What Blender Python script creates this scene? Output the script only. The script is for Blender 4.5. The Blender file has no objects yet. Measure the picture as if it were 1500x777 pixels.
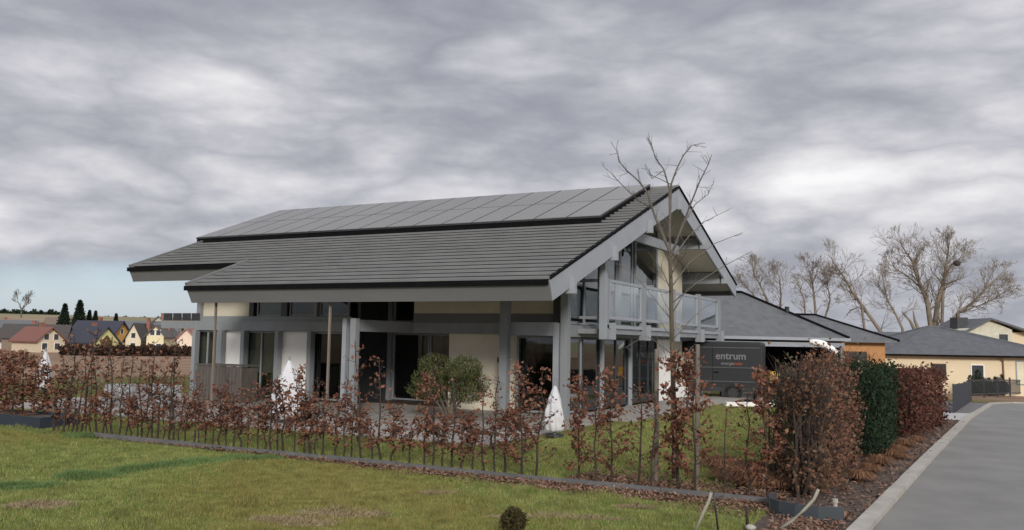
import bpy, math, random
import numpy as np
from mathutils import Vector, Matrix
random.seed(7); rng = np.random.default_rng(7)
S = bpy.context.scene; COL = S.collection
PI = math.pi
# ------------------------------------------------------------------ camera (world x runs along the house, y across it)
F_PX, PITCH, ROLL, YAW = 1290.9, .086265, .01787, .48677
E0 = 2.1
_f = np.array([0, math.cos(PITCH), math.sin(PITCH)]); _u = np.array([0, -math.sin(PITCH), math.cos(PITCH)]); _x = np.array([1., 0, 0])
_c, _s = math.cos(ROLL), math.sin(ROLL)
def _rot(w): # survey frame -> world frame
    c, s = math.cos(YAW), math.sin(YAW)
    return np.array([c*w[0]-s*w[1], s*w[0]+c*w[1], w[2]])
CX, CU, CF = _rot(_c*_x+_s*_u), _rot(-_s*_x+_c*_u), _rot(_f)
CAM = np.array([10.388, -22.65, E0])
cd = bpy.data.cameras.new('camera'); cam = bpy.data.objects.new('camera', cd); COL.objects.link(cam)
cd.sensor_width = 36; cd.lens = F_PX/1500*36; cd.clip_end = 9000; cd.clip_start = .1
cam.matrix_world = Matrix(((CX[0], CU[0], -CF[0], CAM[0]), (CX[1], CU[1], -CF[1], CAM[1]), (CX[2], CU[2], -CF[2], CAM[2]), (0, 0, 0, 1)))
S.camera = cam
def ray(px, py): return CX*(px-750)/F_PX - CU*(py-388.5)/F_PX + CF
def atD(px, py, D): return CAM + ray(px, py)*D
def onz(px, py, z=0.):
    d = ray(px, py); return CAM + d*((z-CAM[2])/d[2])
def onx(px, py, x=0.):
    d = ray(px, py); return CAM + d*((x-CAM[0])/d[0])
def ony(px, py, y=0.):
    d = ray(px, py); return CAM + d*((y-CAM[1])/d[1])
# ------------------------------------------------------------------ materials
def new_mat(name):
    m = bpy.data.materials.new(name); m.use_nodes = True
    nt = m.node_tree; b = nt.nodes['Principled BSDF']; return m, nt, b
def mat(name, c, rough=.7, var=.12, scale=3., bump=0., bscale=40., spec=.5, metal=0., c2=None, stretch=None):
    m, nt, b = new_mat(name); N = nt.nodes; L = nt.links
    tc = N.new('ShaderNodeTexCoord'); src = tc.outputs['Object']
    if stretch:
        mp = N.new('ShaderNodeMapping'); mp.inputs['Scale'].default_value = stretch; L.new(src, mp.inputs['Vector']); src = mp.outputs['Vector']
    n = N.new('ShaderNodeTexNoise'); n.inputs['Scale'].default_value = scale; n.inputs['Detail'].default_value = 6; n.inputs['Roughness'].default_value = .6
    L.new(src, n.inputs['Vector'])
    r = N.new('ShaderNodeValToRGB'); L.new(n.outputs['Fac'], r.inputs['Fac'])
    a = c2 if c2 else [max(0, v*(1-var)) for v in c]; d = c if c2 else [min(1, v*(1+var)) for v in c]
    r.color_ramp.elements[0].position = .32; r.color_ramp.elements[1].position = .68
    r.color_ramp.elements[0].color = (*a, 1); r.color_ramp.elements[1].color = (*d, 1)
    L.new(r.outputs['Color'], b.inputs['Base Color'])
    b.inputs['Roughness'].default_value = rough; b.inputs['Specular IOR Level'].default_value = spec; b.inputs['Metallic'].default_value = metal
    if bump:
        n2 = N.new('ShaderNodeTexNoise'); n2.inputs['Scale'].default_value = bscale; n2.inputs['Detail'].default_value = 4; L.new(src, n2.inputs['Vector'])
        bp = N.new('ShaderNodeBump'); bp.inputs['Strength'].default_value = bump; bp.inputs['Distance'].default_value = .02
        L.new(n2.outputs['Fac'], bp.inputs['Height']); L.new(bp.outputs['Normal'], b.inputs['Normal'])
    return m
def leafmat(name, cols, rough=.6, trans=.15, ns=1.7, lo=.7, hi=1.25):
    m, nt, b = new_mat(name); N = nt.nodes; L = nt.links
    g = N.new('ShaderNodeNewGeometry'); r = N.new('ShaderNodeValToRGB'); L.new(g.outputs['Random Per Island'], r.inputs['Fac'])
    el = r.color_ramp.elements
    while len(el) < len(cols): el.new(.5)
    for i, c in enumerate(cols): el[i].position = i/(len(cols)-1); el[i].color = (*c, 1)
    tc = N.new('ShaderNodeTexCoord'); n = N.new('ShaderNodeTexNoise'); n.inputs['Scale'].default_value = ns; n.inputs['Detail'].default_value = 5; n.inputs['Roughness'].default_value = .65; L.new(tc.outputs['Object'], n.inputs['Vector'])
    mr = N.new('ShaderNodeMapRange'); mr.inputs['From Min'].default_value = .3; mr.inputs['From Max'].default_value = .7; mr.inputs['To Min'].default_value = lo; mr.inputs['To Max'].default_value = hi
    L.new(n.outputs['Fac'], mr.inputs['Value'])
    mx = N.new('ShaderNodeMix'); mx.data_type = 'RGBA'; mx.blend_type = 'MULTIPLY'; mx.inputs[0].default_value = 1
    L.new(r.outputs['Color'], mx.inputs[6]); L.new(mr.outputs['Result'], mx.inputs[7]); L.new(mx.outputs[2], b.inputs['Base Color'])
    b.inputs['Roughness'].default_value = .85; b.inputs['Specular IOR Level'].default_value = .15
    if trans:
        t = N.new('ShaderNodeBsdfTranslucent'); L.new(mx.outputs[2], t.inputs['Color']); ms = N.new('ShaderNodeMixShader'); ms.inputs[0].default_value = trans
        L.new(b.outputs['BSDF'], ms.inputs[1]); L.new(t.outputs['BSDF'], ms.inputs[2]); L.new(ms.outputs['Shader'], N['Material Output'].inputs['Surface'])
    return m
def glassmat(name, tint, refl=1.45, rough=.02, wob=.0):
    m = bpy.data.materials.new(name); m.use_nodes = True; nt = m.node_tree; N = nt.nodes; L = nt.links; N.remove(N['Principled BSDF'])
    t = N.new('ShaderNodeBsdfTransparent'); t.inputs['Color'].default_value = (*tint, 1)
    g = N.new('ShaderNodeBsdfGlossy'); g.inputs['Roughness'].default_value = rough; g.inputs['Color'].default_value = (.9, .93, .95, 1)
    lw = N.new('ShaderNodeLayerWeight'); lw.inputs['Blend'].default_value = .5
    pw = N.new('ShaderNodeMath'); pw.operation = 'POWER'; pw.inputs[1].default_value = 4.; L.new(lw.outputs['Facing'], pw.inputs[0])
    f = N.new('ShaderNodeMath'); f.operation = 'MULTIPLY_ADD'; f.inputs[1].default_value = .9; f.inputs[2].default_value = refl; L.new(pw.outputs[0], f.inputs[0]); f.use_clamp = True
    ms = N.new('ShaderNodeMixShader'); L.new(f.outputs[0], ms.inputs[0]); L.new(t.outputs['BSDF'], ms.inputs[1]); L.new(g.outputs['BSDF'], ms.inputs[2])
    L.new(ms.outputs['Shader'], N['Material Output'].inputs['Surface'])
    n = N.new('ShaderNodeTexNoise'); n.inputs['Scale'].default_value = .8; tc = N.new('ShaderNodeTexCoord'); L.new(tc.outputs['Object'], n.inputs['Vector'])
    bp = N.new('ShaderNodeBump'); bp.inputs['Strength'].default_value = .08; bp.inputs['Distance'].default_value = .05
    L.new(n.outputs['Fac'], bp.inputs['Height']); L.new(bp.outputs['Normal'], g.inputs['Normal'])
    return m
M = {}
M['grey'] = mat('painted_timber_grey', (.24, .255, .27), .55, .10, 2.2, .06, 60, stretch=(1, 1, .25))
M['verge'] = mat('verge_board_grey', (.30, .32, .35), .5, .07, 1.5, .05, 50)
M['fascia'] = mat('eave_board_shaded_grey', (.15, .152, .153), .55, .08, 1.2, .04, 40, stretch=(.3, 1, 1))  # verge paint made darker; shade of the down-tilted board is in the colour
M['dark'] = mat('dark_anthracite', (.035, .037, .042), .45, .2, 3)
M['gutter'] = mat('black_gutter', (.006, .006, .007), .95, .2, 3, spec=.1)
M['tile'] = mat('roof_tile_grey', (.155, .158, .156), .45, .12, 1.2, .15, 25, stretch=(1, 1, 1), spec=.7)
M['tile2'] = mat('neighbour_tile_grey', (.115, .118, .124), .6, .18, 2.0, .3, 12)
M['cream'] = mat('cream_render', (.62, .57, .46), .9, .08, 1.2, .12, 120)
M['white'] = mat('white_render', (.88, .86, .82), .85, .05, 1.0, .1, 120)
M['soffit'] = mat('cream_soffit', (.62, .58, .50), .85, .05, .8, .05, 60)
M['pv'] = mat('solar_glass', (.19, .18, .16), .18, .06, .5, spec=1.)  # pale base colour stands in for sky reflected at a low angle
M['pvf'] = mat('solar_frame', (.03, .03, .03), .4, .1, 5)
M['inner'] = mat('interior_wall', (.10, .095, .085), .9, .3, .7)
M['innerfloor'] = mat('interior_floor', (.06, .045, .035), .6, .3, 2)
M['blind'] = mat('grey_green_blind', (.42, .43, .36), .7, .1, 2, .2, 30)
M['blindy'] = mat('cream_blind', (.7, .65, .48), .7, .1, 2)
M['curtain'] = mat('brown_curtain', (.22, .18, .15), .9, .3, 2, .2, 20, stretch=(8, 8, .4))
M['glass'] = glassmat('window_glass', (.60, .63, .61), .04)
M['rglass'] = glassmat('rail_glass', (.90, .93, .93), .05)
M['asphalt'] = mat('worn_asphalt', (.205, .200, .186), .9, .14, .9, .5, 160)
M['kerb'] = mat('concrete_kerb', (.37, .345, .30), .9, .16, 3, .2, 60)
M['edging'] = mat('grey_edging', (.12, .12, .122), .7, .2, 3, .1, 30)
M['patio'] = mat('grey_paving', (.30, .275, .245), .9, .18, 1.5, .2, 30)
M['bed'] = mat('dark_soil_mulch', (.12, .085, .065), .95, .4, 5, .9, 30, c2=(.045, .032, .026))
M['wood'] = mat('weathered_boards', (.10, .085, .075), .85, .25, 3, .3, 20, stretch=(6, 6, .6))
M['cloth'] = mat('white_cloth', (.58, .58, .60), .9, .06, 4, .3, 14, stretch=(3, 3, .6))
M['bark'] = mat('grey_brown_bark', (.13, .105, .08), .9, .35, 6, .5, 25, stretch=(1, 1, .3))
M['barkw'] = mat('warm_bark', (.20, .165, .125), .9, .35, 2, .5, 12, stretch=(1, 1, .3))
M['barkg'] = mat('greenish_bark', (.10, .08, .05), .85, .3, 6, .4, 25, stretch=(1, 1, .3))
M['greybark'] = mat('pale_grey_bark', (.14, .125, .11), .9, .3, 6)
M['stem'] = mat('dark_stem', (.045, .032, .025), .9, .3, 8)
M['stake'] = mat('weathered_stake', (.20, .17, .14), .85, .25, 5, .3, 30, stretch=(1, 1, .2))
M['beech'] = leafmat('dry_beech_leaves', [(.09, .038, .026), (.18, .070, .046), (.27, .120, .075), (.21, .125, .085), (.14, .058, .04)])
M['copper'] = leafmat('copper_beech_leaves', [(.07, .028, .022), (.125, .05, .036), (.165, .078, .055), (.10, .045, .033)])
M['hornbeam'] = leafmat('brown_hornbeam_leaves', [(.09, .05, .03), (.15, .075, .045), (.19, .105, .065), (.12, .085, .045)])
M['roadbeech'] = leafmat('road_beech_leaves', [(.085, .052, .035), (.17, .082, .056), (.25, .115, .078), (.14, .08, .055), (.20, .15, .10)])
M['olive'] = leafmat('olive_twigs', [(.05, .05, .025), (.10, .10, .045), (.14, .10, .05)])
M['thuja'] = leafmat('dark_thuja_sprays', [(.012, .024, .013), (.02, .036, .018), (.034, .05, .024)], trans=.05)
M['pine'] = leafmat('olive_green_needles', [(.03, .04, .016), (.08, .092, .035), (.16, .165, .07), (.05, .062, .025)], trans=.1)
M['conifer'] = leafmat('dark_conifer', [(.010, .02, .012), (.02, .032, .02), (.03, .045, .025)], trans=.0)
M['darkhedge'] = leafmat('dark_hedge_twigs', [(.035, .02, .015), (.07, .04, .03), (.05, .035, .02)])
M['litter'] = leafmat('fallen_leaf', [(.10, .05, .035), (.20, .115, .075), (.28, .18, .13), (.14, .075, .055)], trans=0)
M['drygrass'] = leafmat('dry_orange_grass', [(.17, .085, .05), (.26, .145, .085), (.21, .11, .06)], trans=.1)
M['blade'] = leafmat('grass_blades', [(.12, .175, .04), (.20, .25, .065), (.30, .28, .10), (.16, .22, .06), (.40, .34, .18)], trans=.2, ns=3.2, lo=.62, hi=1.5)
M['tuft'] = leafmat('lush_grass', [(.10, .17, .06), (.15, .24, .085), (.22, .28, .11)], trans=.2)
M['black'] = mat('black_van_paint', (.011, .012, .015), .55, .1, 1)
M['tyre'] = mat('tyre_rubber', (.015, .015, .015), .9, .2, 5)
M['rope'] = mat('pale_hose', (.30, .28, .22), .8, .15, 8)
M['stone'] = mat('pale_stone', (.42, .43, .44), .9, .3, 3, .4, 10, c2=(.18, .18, .19))
M['orange'] = mat('orange_render', (.50, .25, .11), .9, .1, .8, .1, 60)
M['yellow'] = mat('pale_yellow_render', (.74, .61, .42), .9, .06, .5, .1, 60)
M['pane'] = mat('dark_window_pane', (.05, .053, .057), .12, .3, .5)
M['bluepv'] = mat('blue_solar_glass', (.10, .12, .16), .2, .1, 1, spec=.8)
M['gravel'] = mat('grey_gravel', (.17, .165, .16), .95, .35, 8, .6, 60)
M['pale_paving'] = mat('pale_paving', (.42, .41, .40), .9, .1, 2, .1, 30)
def rgb(name, c, **k):
    if name not in M: M[name] = mat(name, c, **k)
    return M[name]
# ------------------------------------------------------------------ mesh helpers
class MB:
    def __init__(s): s.v = []; s.f = []
    def add(s, vs, fs):
        b = len(s.v); s.v += [tuple(float(c) for c in p) for p in vs]; s.f += [tuple(i+b for i in f) for f in fs]; return s
    def hexa(s, p):  # 8 points: bottom 4 ccw, top 4
        return s.add(p, [(3, 2, 1, 0), (4, 5, 6, 7), (0, 1, 5, 4), (1, 2, 6, 5), (2, 3, 7, 6), (3, 0, 4, 7)])
    def box(s, x0, x1, y0, y1, z0, z1):
        return s.hexa([(x0, y0, z0), (x1, y0, z0), (x1, y1, z0), (x0, y1, z0), (x0, y0, z1), (x1, y0, z1), (x1, y1, z1), (x0, y1, z1)])
    def prism(s, poly, d):  # poly: planar 3d points, extruded by vector d
        n = len(poly); d = np.array(d); P = [np.array(p) for p in poly]
        return s.add(P+[p+d for p in P], [tuple(range(n))[::-1], tuple(range(n, 2*n))]+[(i, (i+1) % n, n+(i+1) % n, n+i) for i in range(n)])
    def quad(s, a, b, c, d): return s.add([a, b, c, d], [(0, 1, 2, 3)])
    def bar(s, a, b, w, h=None):
        a = np.array(a, float); b = np.array(b, float); h = h or w; d = b-a; d /= np.linalg.norm(d)
        up = np.array([0, 0, 1.]) if abs(d[2]) < .95 else np.array([1., 0, 0])
        r = np.cross(d, up); r /= np.linalg.norm(r); u = np.cross(r, d)
        r = r*w/2; u = u*h/2
        return s.hexa([a-r-u, a+r-u, b+r-u, b-r-u, a-r+u, a+r+u, b+r+u, b-r+u])
    def tube(s, pts, rad, n=6, cap=True):
        P = [np.array(p, float) for p in pts]
        rads = rad if hasattr(rad, '__len__') else [rad]*len(P)
        vs = []; fs = []
        for i, p in enumerate(P):
            d = P[min(i+1, len(P)-1)]-P[max(i-1, 0)]; d = d/(np.linalg.norm(d)+1e-9)
            a = np.array([1., 0, 0]) if abs(d[0]) < .7 else np.array([0, 1., 0])
            r = np.cross(d, a); r /= np.linalg.norm(r); u = np.cross(d, r)
            for k in range(n):
                t = 2*PI*k/n; vs.append(p+(r*math.cos(t)+u*math.sin(t))*rads[i])
        for i in range(len(P)-1):
            for k in range(n): fs.append((i*n+k, i*n+(k+1) % n, (i+1)*n+(k+1) % n, (i+1)*n+k))
        if cap: fs += [tuple(range(n))[::-1], tuple(range((len(P)-1)*n, len(P)*n))]
        return s.add(vs, fs)
    def build(s, name, m, parent=None, smooth=False):
        me = bpy.data.meshes.new(name); me.from_pydata(s.v, [], s.f); me.update()
        if smooth: me.shade_smooth()
        o = bpy.data.objects.new(name, me); COL.objects.link(o)
        for mm in (m if isinstance(m, (list, tuple)) else [m]): me.materials.append(mm)
        if parent: o.parent = parent
        return o
def tag(o, label=None, cat=None, group=None, kind=None):
    if label: o['label'] = label
    if cat: o['category'] = cat
    if group: o['group'] = group
    if kind: o['kind'] = kind
    return o
def empty(name, loc=(0, 0, 0), rz=0, label=None, cat=None, group=None):
    o = bpy.data.objects.new(name, None); COL.objects.link(o); o.location = [float(v) for v in loc]; o.rotation_euler.z = rz; o.empty_display_size = .2
    return tag(o, label, cat, group)
def children(o): return [c for c in COL.objects if c.parent == o]
def copy_tree(o, parent=None):
    c = o.copy(); COL.objects.link(c); c.parent = parent
    for ch in KIDS.get(o.name, []): copy_tree(ch, c)
    return c
KIDS = {}
def keep(o):
    KIDS[o.name] = children(o)
    for c in KIDS[o.name]: KIDS[c.name] = children(c)
    return o
def fastmesh(name, V, F, m, parent=None, nper=4):
    me = bpy.data.meshes.new(name); V = np.asarray(V, dtype=np.float32); F = np.asarray(F, dtype=np.int32)
    me.vertices.add(len(V)); me.vertices.foreach_set('co', V.ravel())
    me.loops.add(F.size); me.loops.foreach_set('vertex_index', F.ravel())
    me.polygons.add(len(F)); me.polygons.foreach_set('loop_start', np.arange(0, F.size, nper, dtype=np.int32))
    me.update(); me.validate(); me.materials.append(m)
    o = bpy.data.objects.new(name, me); COL.objects.link(o)
    if parent: o.parent = parent
    return o
def rand_unit(n):
    v = rng.normal(size=(n, 3)); return v/np.linalg.norm(v, axis=1)[:, None]
def pnoise(X_, Y_, s, seed=0):
    return np.sin(X_*s+seed)+np.sin(Y_*s*1.3+2*seed+1.7*np.sin(X_*s*.6))+np.sin((X_+Y_)*s*.7+seed)
def leaves(name, P, size, m, parent=None, aspect=.6, up=0., jitter=.35):
    """diamond shaped, slightly folded leaves at points P"""
    P = np.asarray(P); n = len(P); d = rand_unit(n); d[:, 2] += up; d /= np.linalg.norm(d, axis=1)[:, None]
    r = np.cross(d, rand_unit(n)); r /= np.linalg.norm(r, axis=1)[:, None]; nn = np.cross(d, r)
    s = size*(1+jitter*rng.uniform(-1, 1, n))[:, None]
    A = P; B = P+d*s*.5+r*s*aspect*.5+nn*s*.12; C = P+d*s; D = P+d*s*.5-r*s*aspect*.5+nn*s*.12
    V = np.stack([A, B, C, D], 1).reshape(-1, 3); F = np.arange(4*n).reshape(-1, 4)
    return fastmesh(name, V, F, m, parent)
def blades(name, P, hmin, hmax, w, m, lean=.35):
    n = len(P); a = rng.uniform(0, 2*PI, n); h = rng.uniform(hmin, hmax, n)*(1+.45*np.clip(pnoise(P[:, 0], P[:, 1], 5.3, 2.)*.5+.4*pnoise(P[:, 0], P[:, 1], 11., 1.)*.5, -1, 1.6)); l = rng.uniform(0, lean, n)*h
    b = rng.uniform(0, 2*PI, n)
    A = P+np.stack([np.cos(a)*w/2, np.sin(a)*w/2, np.zeros(n)], 1); B = P-np.stack([np.cos(a)*w/2, np.sin(a)*w/2, np.zeros(n)], 1)
    C = P+np.stack([np.cos(b)*l, np.sin(b)*l, h], 1)
    V = np.stack([A, B, C], 1).reshape(-1, 3); return fastmesh(name, V, np.arange(3*n).reshape(-1, 3), m, nper=3)
# ------------------------------------------------------------------ terrain
def sst(a, b, x):
    t = np.clip((x-a)/(b-a), 0, 1); return t*t*(3-2*t)
def gz(x, y):
    x = np.asarray(x, float); y = np.asarray(y, float)
    z = -.025*np.clip(y-8, 0, 45)
    dw = np.clip(-18-x, 0, 100); z = np.minimum(z, -.015*dw)
    dx, dy = x-CAM[0], y-CAM[1]; d = np.hypot(dx, dy); th = np.degrees(np.arctan2(dx, dy))
    w = 1-sst(-36, -22, th); w = np.where(th < -150, 0, w)
    z = z + w*(2.0*sst(210, 420, d) + 31*sst(450, 1700, d)) + (1-w)*2.0*sst(300, 1500, d)
    n = .035*np.sin(x*.9+.5*np.sin(y*.7))*np.sin(y*.8+1.3)
    lawn = sst(-10.9, -11.6, y)*(1-sst(7.4, 8.1, x))
    return z + n*lawn + .10*sst(-12, -18, y)*(1-sst(6, 8.2, x))
def grid_mesh(name, xs, ys, m, off=0., mask=None):
    X, Y = np.meshgrid(xs, ys); Z = gz(X, Y)+off
    V = np.stack([X, Y, Z], -1).reshape(-1, 3); nx = len(xs); ny = len(ys)
    i, j = np.meshgrid(np.arange(nx-1), np.arange(ny-1)); a = (j*nx+i).ravel()
    F = np.stack([a, a+1, a+nx+1, a+nx], 1)
    if mask is not None:
        c = V[F].mean(1); F = F[mask(c[:, 0], c[:, 1])]
    o = fastmesh(name, V, F, m); o.data.shade_smooth(); return o
# ground colour: brown dry fields to the west, tan strips far off, green elsewhere
def ground_mat():
    m, nt, b = new_mat('ground_soil_and_fields'); N = nt.nodes; L = nt.links
    tc = N.new('ShaderNodeTexCoord'); sep = N.new('ShaderNodeSeparateXYZ'); L.new(tc.outputs['Object'], sep.inputs[0])
    def noise(sc, st=(1, 1, 1), det=6):
        mp = N.new('ShaderNodeMapping'); mp.inputs['Scale'].default_value = st; L.new(tc.outputs['Object'], mp.inputs['Vector'])
        n = N.new('ShaderNodeTexNoise'); n.inputs['Scale'].default_value = sc; n.inputs['Detail'].default_value = det; L.new(mp.outputs['Vector'], n.inputs['Vector']); return n.outputs['Fac']
    def ramp(f, *st):
        r = N.new('ShaderNodeValToRGB'); L.new(f, r.inputs['Fac']); e = r.color_ramp.elements
        while len(e) < len(st): e.new(.5)
        for i, (p, c) in enumerate(st): e[i].position = p; e[i].color = (*c, 1)
        return r.outputs['Color']
    def mix(f, a, c):
        x = N.new('ShaderNodeMix'); x.data_type = 'RGBA'; L.new(f, x.inputs[0]); L.new(a, x.inputs[6]); L.new(c, x.inputs[7]); return x.outputs[2]
    def mrange(f, a, c):
        r = N.new('ShaderNodeMapRange'); r.inputs['From Min'].default_value = a; r.inputs['From Max'].default_value = c; L.new(f, r.inputs['Value']); return r.outputs['Result']
    near = ramp(noise(1.2), (.3, (.07, .08, .025)), (.5, (.11, .11, .035)), (.7, (.15, .12, .045)))
    brown = ramp(noise(.25, (1, 1, 1), 8), (.3, (.17, .11, .075)), (.5, (.25, .165, .11)), (.7, (.31, .215, .145)))
    far = ramp(noise(.0035, (1, 4, 1), 2), (.4, (.30, .235, .155)), (.47, (.19, .20, .10)), (.53, (.33, .25, .17)), (.6, (.22, .15, .10)))
    L2 = N.new('ShaderNodeVectorMath'); L2.operation = 'LENGTH'; L.new(tc.outputs['Object'], L2.inputs[0]); D = L2.outputs['Value']
    c = mix(mrange(D, 30, 36), near, brown); c = mix(mrange(D, 260, 300), c, far); L.new(c, b.inputs['Base Color'])
    b.inputs['Roughness'].default_value = 1; b.inputs['Specular IOR Level'].default_value = .1
    bp = N.new('ShaderNodeBump'); bp.inputs['Strength'].default_value = .5; bp.inputs['Distance'].default_value = .05; L.new(noise(9), bp.inputs['Height']); L.new(bp.outputs['Normal'], b.inputs['Normal'])
    return m
def lawn_mat(name, cols, sc=.35):
    m, nt, b = new_mat(name); N = nt.nodes; L = nt.links
    tc = N.new('ShaderNodeTexCoord'); n = N.new('ShaderNodeTexNoise'); n.inputs['Scale'].default_value = sc; n.inputs['Detail'].default_value = 8; n.inputs['Roughness'].default_value = .65
    L.new(tc.outputs['Object'], n.inputs['Vector']); r = N.new('ShaderNodeValToRGB'); L.new(n.outputs['Fac'], r.inputs['Fac']); e = r.color_ramp.elements
    while len(e) < len(cols): e.new(.5)
    for i, c in enumerate(cols): e[i].position = .3+.4*i/(len(cols)-1); e[i].color = (*c, 1)
    n2 = N.new('ShaderNodeTexNoise'); n2.inputs['Scale'].default_value = 30; n2.inputs['Detail'].default_value = 5; L.new(tc.outputs['Object'], n2.inputs['Vector'])
    mr = N.new('ShaderNodeMapRange'); mr.inputs['From Min'].default_value = .3; mr.inputs['From Max'].default_value = .7; mr.inputs['To Min'].default_value = .7; mr.inputs['To Max'].default_value = 1.3; L.new(n2.outputs['Fac'], mr.inputs['Value'])
    mx = N.new('ShaderNodeMix'); mx.data_type = 'RGBA'; mx.blend_type = 'MULTIPLY'; mx.inputs[0].default_value = 1; L.new(r.outputs['Color'], mx.inputs[6]); L.new(mr.outputs['Result'], mx.inputs[7])
    L.new(mx.outputs[2], b.inputs['Base Color']); b.inputs['Roughness'].default_value = 1; b.inputs['Specular IOR Level'].default_value = .1
    bp = N.new('ShaderNodeBump'); bp.inputs['Strength'].default_value = .8; bp.inputs['Distance'].default_value = .04; L.new(n2.outputs['Fac'], bp.inputs['Height']); L.new(bp.outputs['Normal'], b.inputs['Normal'])
    return m
def geo_axis(lo, hi, c0, c1, step, ratio=1.18):
    a = list(np.arange(c0, c1+1e-6, step)); s = step; x = c1
    while x < hi: s *= ratio; x += s; a.append(min(x, hi))
    s = step; x = c0; b = []
    while x > lo: s *= ratio; x -= s; b.append(max(x, lo))
    return np.array(b[::-1]+a)
xs = geo_axis(-3600, 2500, -26, 20, .5); ys = geo_axis(-700, 3600, -26, 30, .5)
tag(grid_mesh('ground', xs, ys, ground_mat(), -.03), kind='structure')
M['lawn'] = lawn_mat('lawn_turf', [(.07, .12, .03), (.12, .16, .04), (.17, .18, .055), (.24, .19, .085)])
M['lawn2'] = lawn_mat('garden_turf', [(.09, .125, .03), (.15, .155, .045), (.20, .18, .06)], .5)
tag(grid_mesh('lawn', np.arange(-30, 8.01, .2), np.arange(-26, -10.39, .2), M['lawn'], .004), kind='structure')
tag(grid_mesh('garden_lawn', np.arange(-17, 7.21, .4), np.arange(-10.48, 14.1, .4), M['lawn2'], .0), kind='structure')
# ribbons: polylines with left and right edges
def ribbon(name, Lp, Rp, m, z=.0, thick=None, seg=.8):
    def dens(P):
        P = np.array(P, float); out = []
        for a, b in zip(P[:-1], P[1:]):
            k = 12
            out += [a+(b-a)*t/k for t in range(k)]
        out.append(P[-1]); return np.array(out)
    A, B = dens(Lp), dens(Rp); mb = MB(); n = len(A)
    za, zb = gz(A[:, 0], A[:, 1])+z, gz(B[:, 0], B[:, 1])+z
    t = thick or 0
    V = [(A[i, 0], A[i, 1], za[i]) for i in range(n)]+[(B[i, 0], B[i, 1], zb[i]) for i in range(n)]
    F = [(i, n+i, n+i+1, i+1) for i in range(n-1)]
    if t:
        V += [(v[0], v[1], v[2]-t) for v in V]
        F += [(i, i+1, 2*n+i+1, 2*n+i) for i in range(n-1)]+[(n+i+1, n+i, 3*n+i, 3*n+i+1) for i in range(n-1)]
    mb.add(V, F); return mb.build(name, m)
KL = [(8.35, -30), (9.03, -11.63), (9.37, -3.8), (9.9, 7.), (10.35, 16.), (10.75, 24.5), (11.6, 27.5), (13.5, 29.), (20, 30.2), (45, 33)]
def off(P, d):
    P = np.array(P, float); out = []
    for i in range(len(P)):
        t = P[min(i+1, len(P)-1)]-P[max(i-1, 0)]; t /= np.linalg.norm(t); out.append(P[i]+d*np.array([t[1], -t[0]]))
    return [tuple(p) for p in out]
KR = off(KL, .2)
RR = [(14.6, -30), (14.8, -11.6), (15.0, -3.8), (15.3, 7.), (15.6, 14.), (16., 18.), (17, 20.8), (19, 22.), (24, 22.8), (47, 25)]
tag(ribbon('road', KR, RR, M['asphalt'], -.01), kind='structure')
kb = MB()
for (a, b), (c_, d_) in zip(zip(KL[:-1], KL[1:]), zip(KR[:-1], KR[1:])):
    a, b, c_, d_ = map(np.array, (a, b, c_, d_)); n_k = max(1, int(np.linalg.norm(b-a)/1.0))
    for i in range(n_k):
        t0_, t1_ = (i+.008)/n_k, (i+.992)/n_k; q4 = [a+(b-a)*t0_, c_+(d_-c_)*t0_, c_+(d_-c_)*t1_, a+(b-a)*t1_]; dz_ = random.uniform(-.004, .004)
        kb.hexa([(q_[0], q_[1], float(gz(q_[0], q_[1]))-.1) for q_ in q4]+[(q_[0], q_[1], float(gz(q_[0], q_[1]))+.055+dz_) for q_ in q4])
tag(kb.build('kerb', M['kerb']), kind='structure')
BED = [(7.2, -10.35), (7.6, -3.8), (7.9, 5.), (8.1, 6.6)]
tag(ribbon('planting_bed', [(7.2, -10.4), (7.35, -3.8), (7.7, 3.), (7.9, 6.6)], [(9.09, -10.4), (9.36, -3.8), (9.7, 3.), (9.87, 6.6)], M['bed'], .012), kind='structure')
tag(ribbon('leaf_strip', [(8.0, -26), (8.0, -22), (8., -15), (8., -10.4)], [(8.5, -26), (8.68, -22), (8.9, -15), (9.08, -10.4)], M['bed'], .01), kind='structure')
tag(ribbon('driveway', [(5.0, 6.8), (4.5, 9.), (4.2, 10.), (4, 11.5)], [(9.88, 6.8), (10.0, 9.), (10.05, 10.), (10.1, 11.5)], M['pale_paving'], .016), kind='structure')
tag(ribbon('gravel_forecourt', [(2, 11.6), (1, 14), (0, 20), (-1, 27)], [(10.1, 11.6), (10.2, 14), (10.5, 20), (10.8, 25)], M['gravel'], .008), kind='structure')
# patio: paving with real joints
mb = MB()
def slabs(x0, x1, y0, y1, s, z):
    x = x0
    while x < x1-.05:
        y = y0
        while y < y1-.05:
            zz = z+random.uniform(-.003, .003)
            mb.box(x+.006, min(x+s, x1)-.006, y+.006, min(y+s, y1)-.006, z-.04, zz); y += s
        x += s
slabs(-15.5, 1.6, -7.2, 0, .6, .035); slabs(0.1, 2.2, 0, 13, .6, .035); slabs(-7.2, .1, 0, 2, .6, .035)
tag(mb.build('patio', M['patio']), kind='structure')
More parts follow.
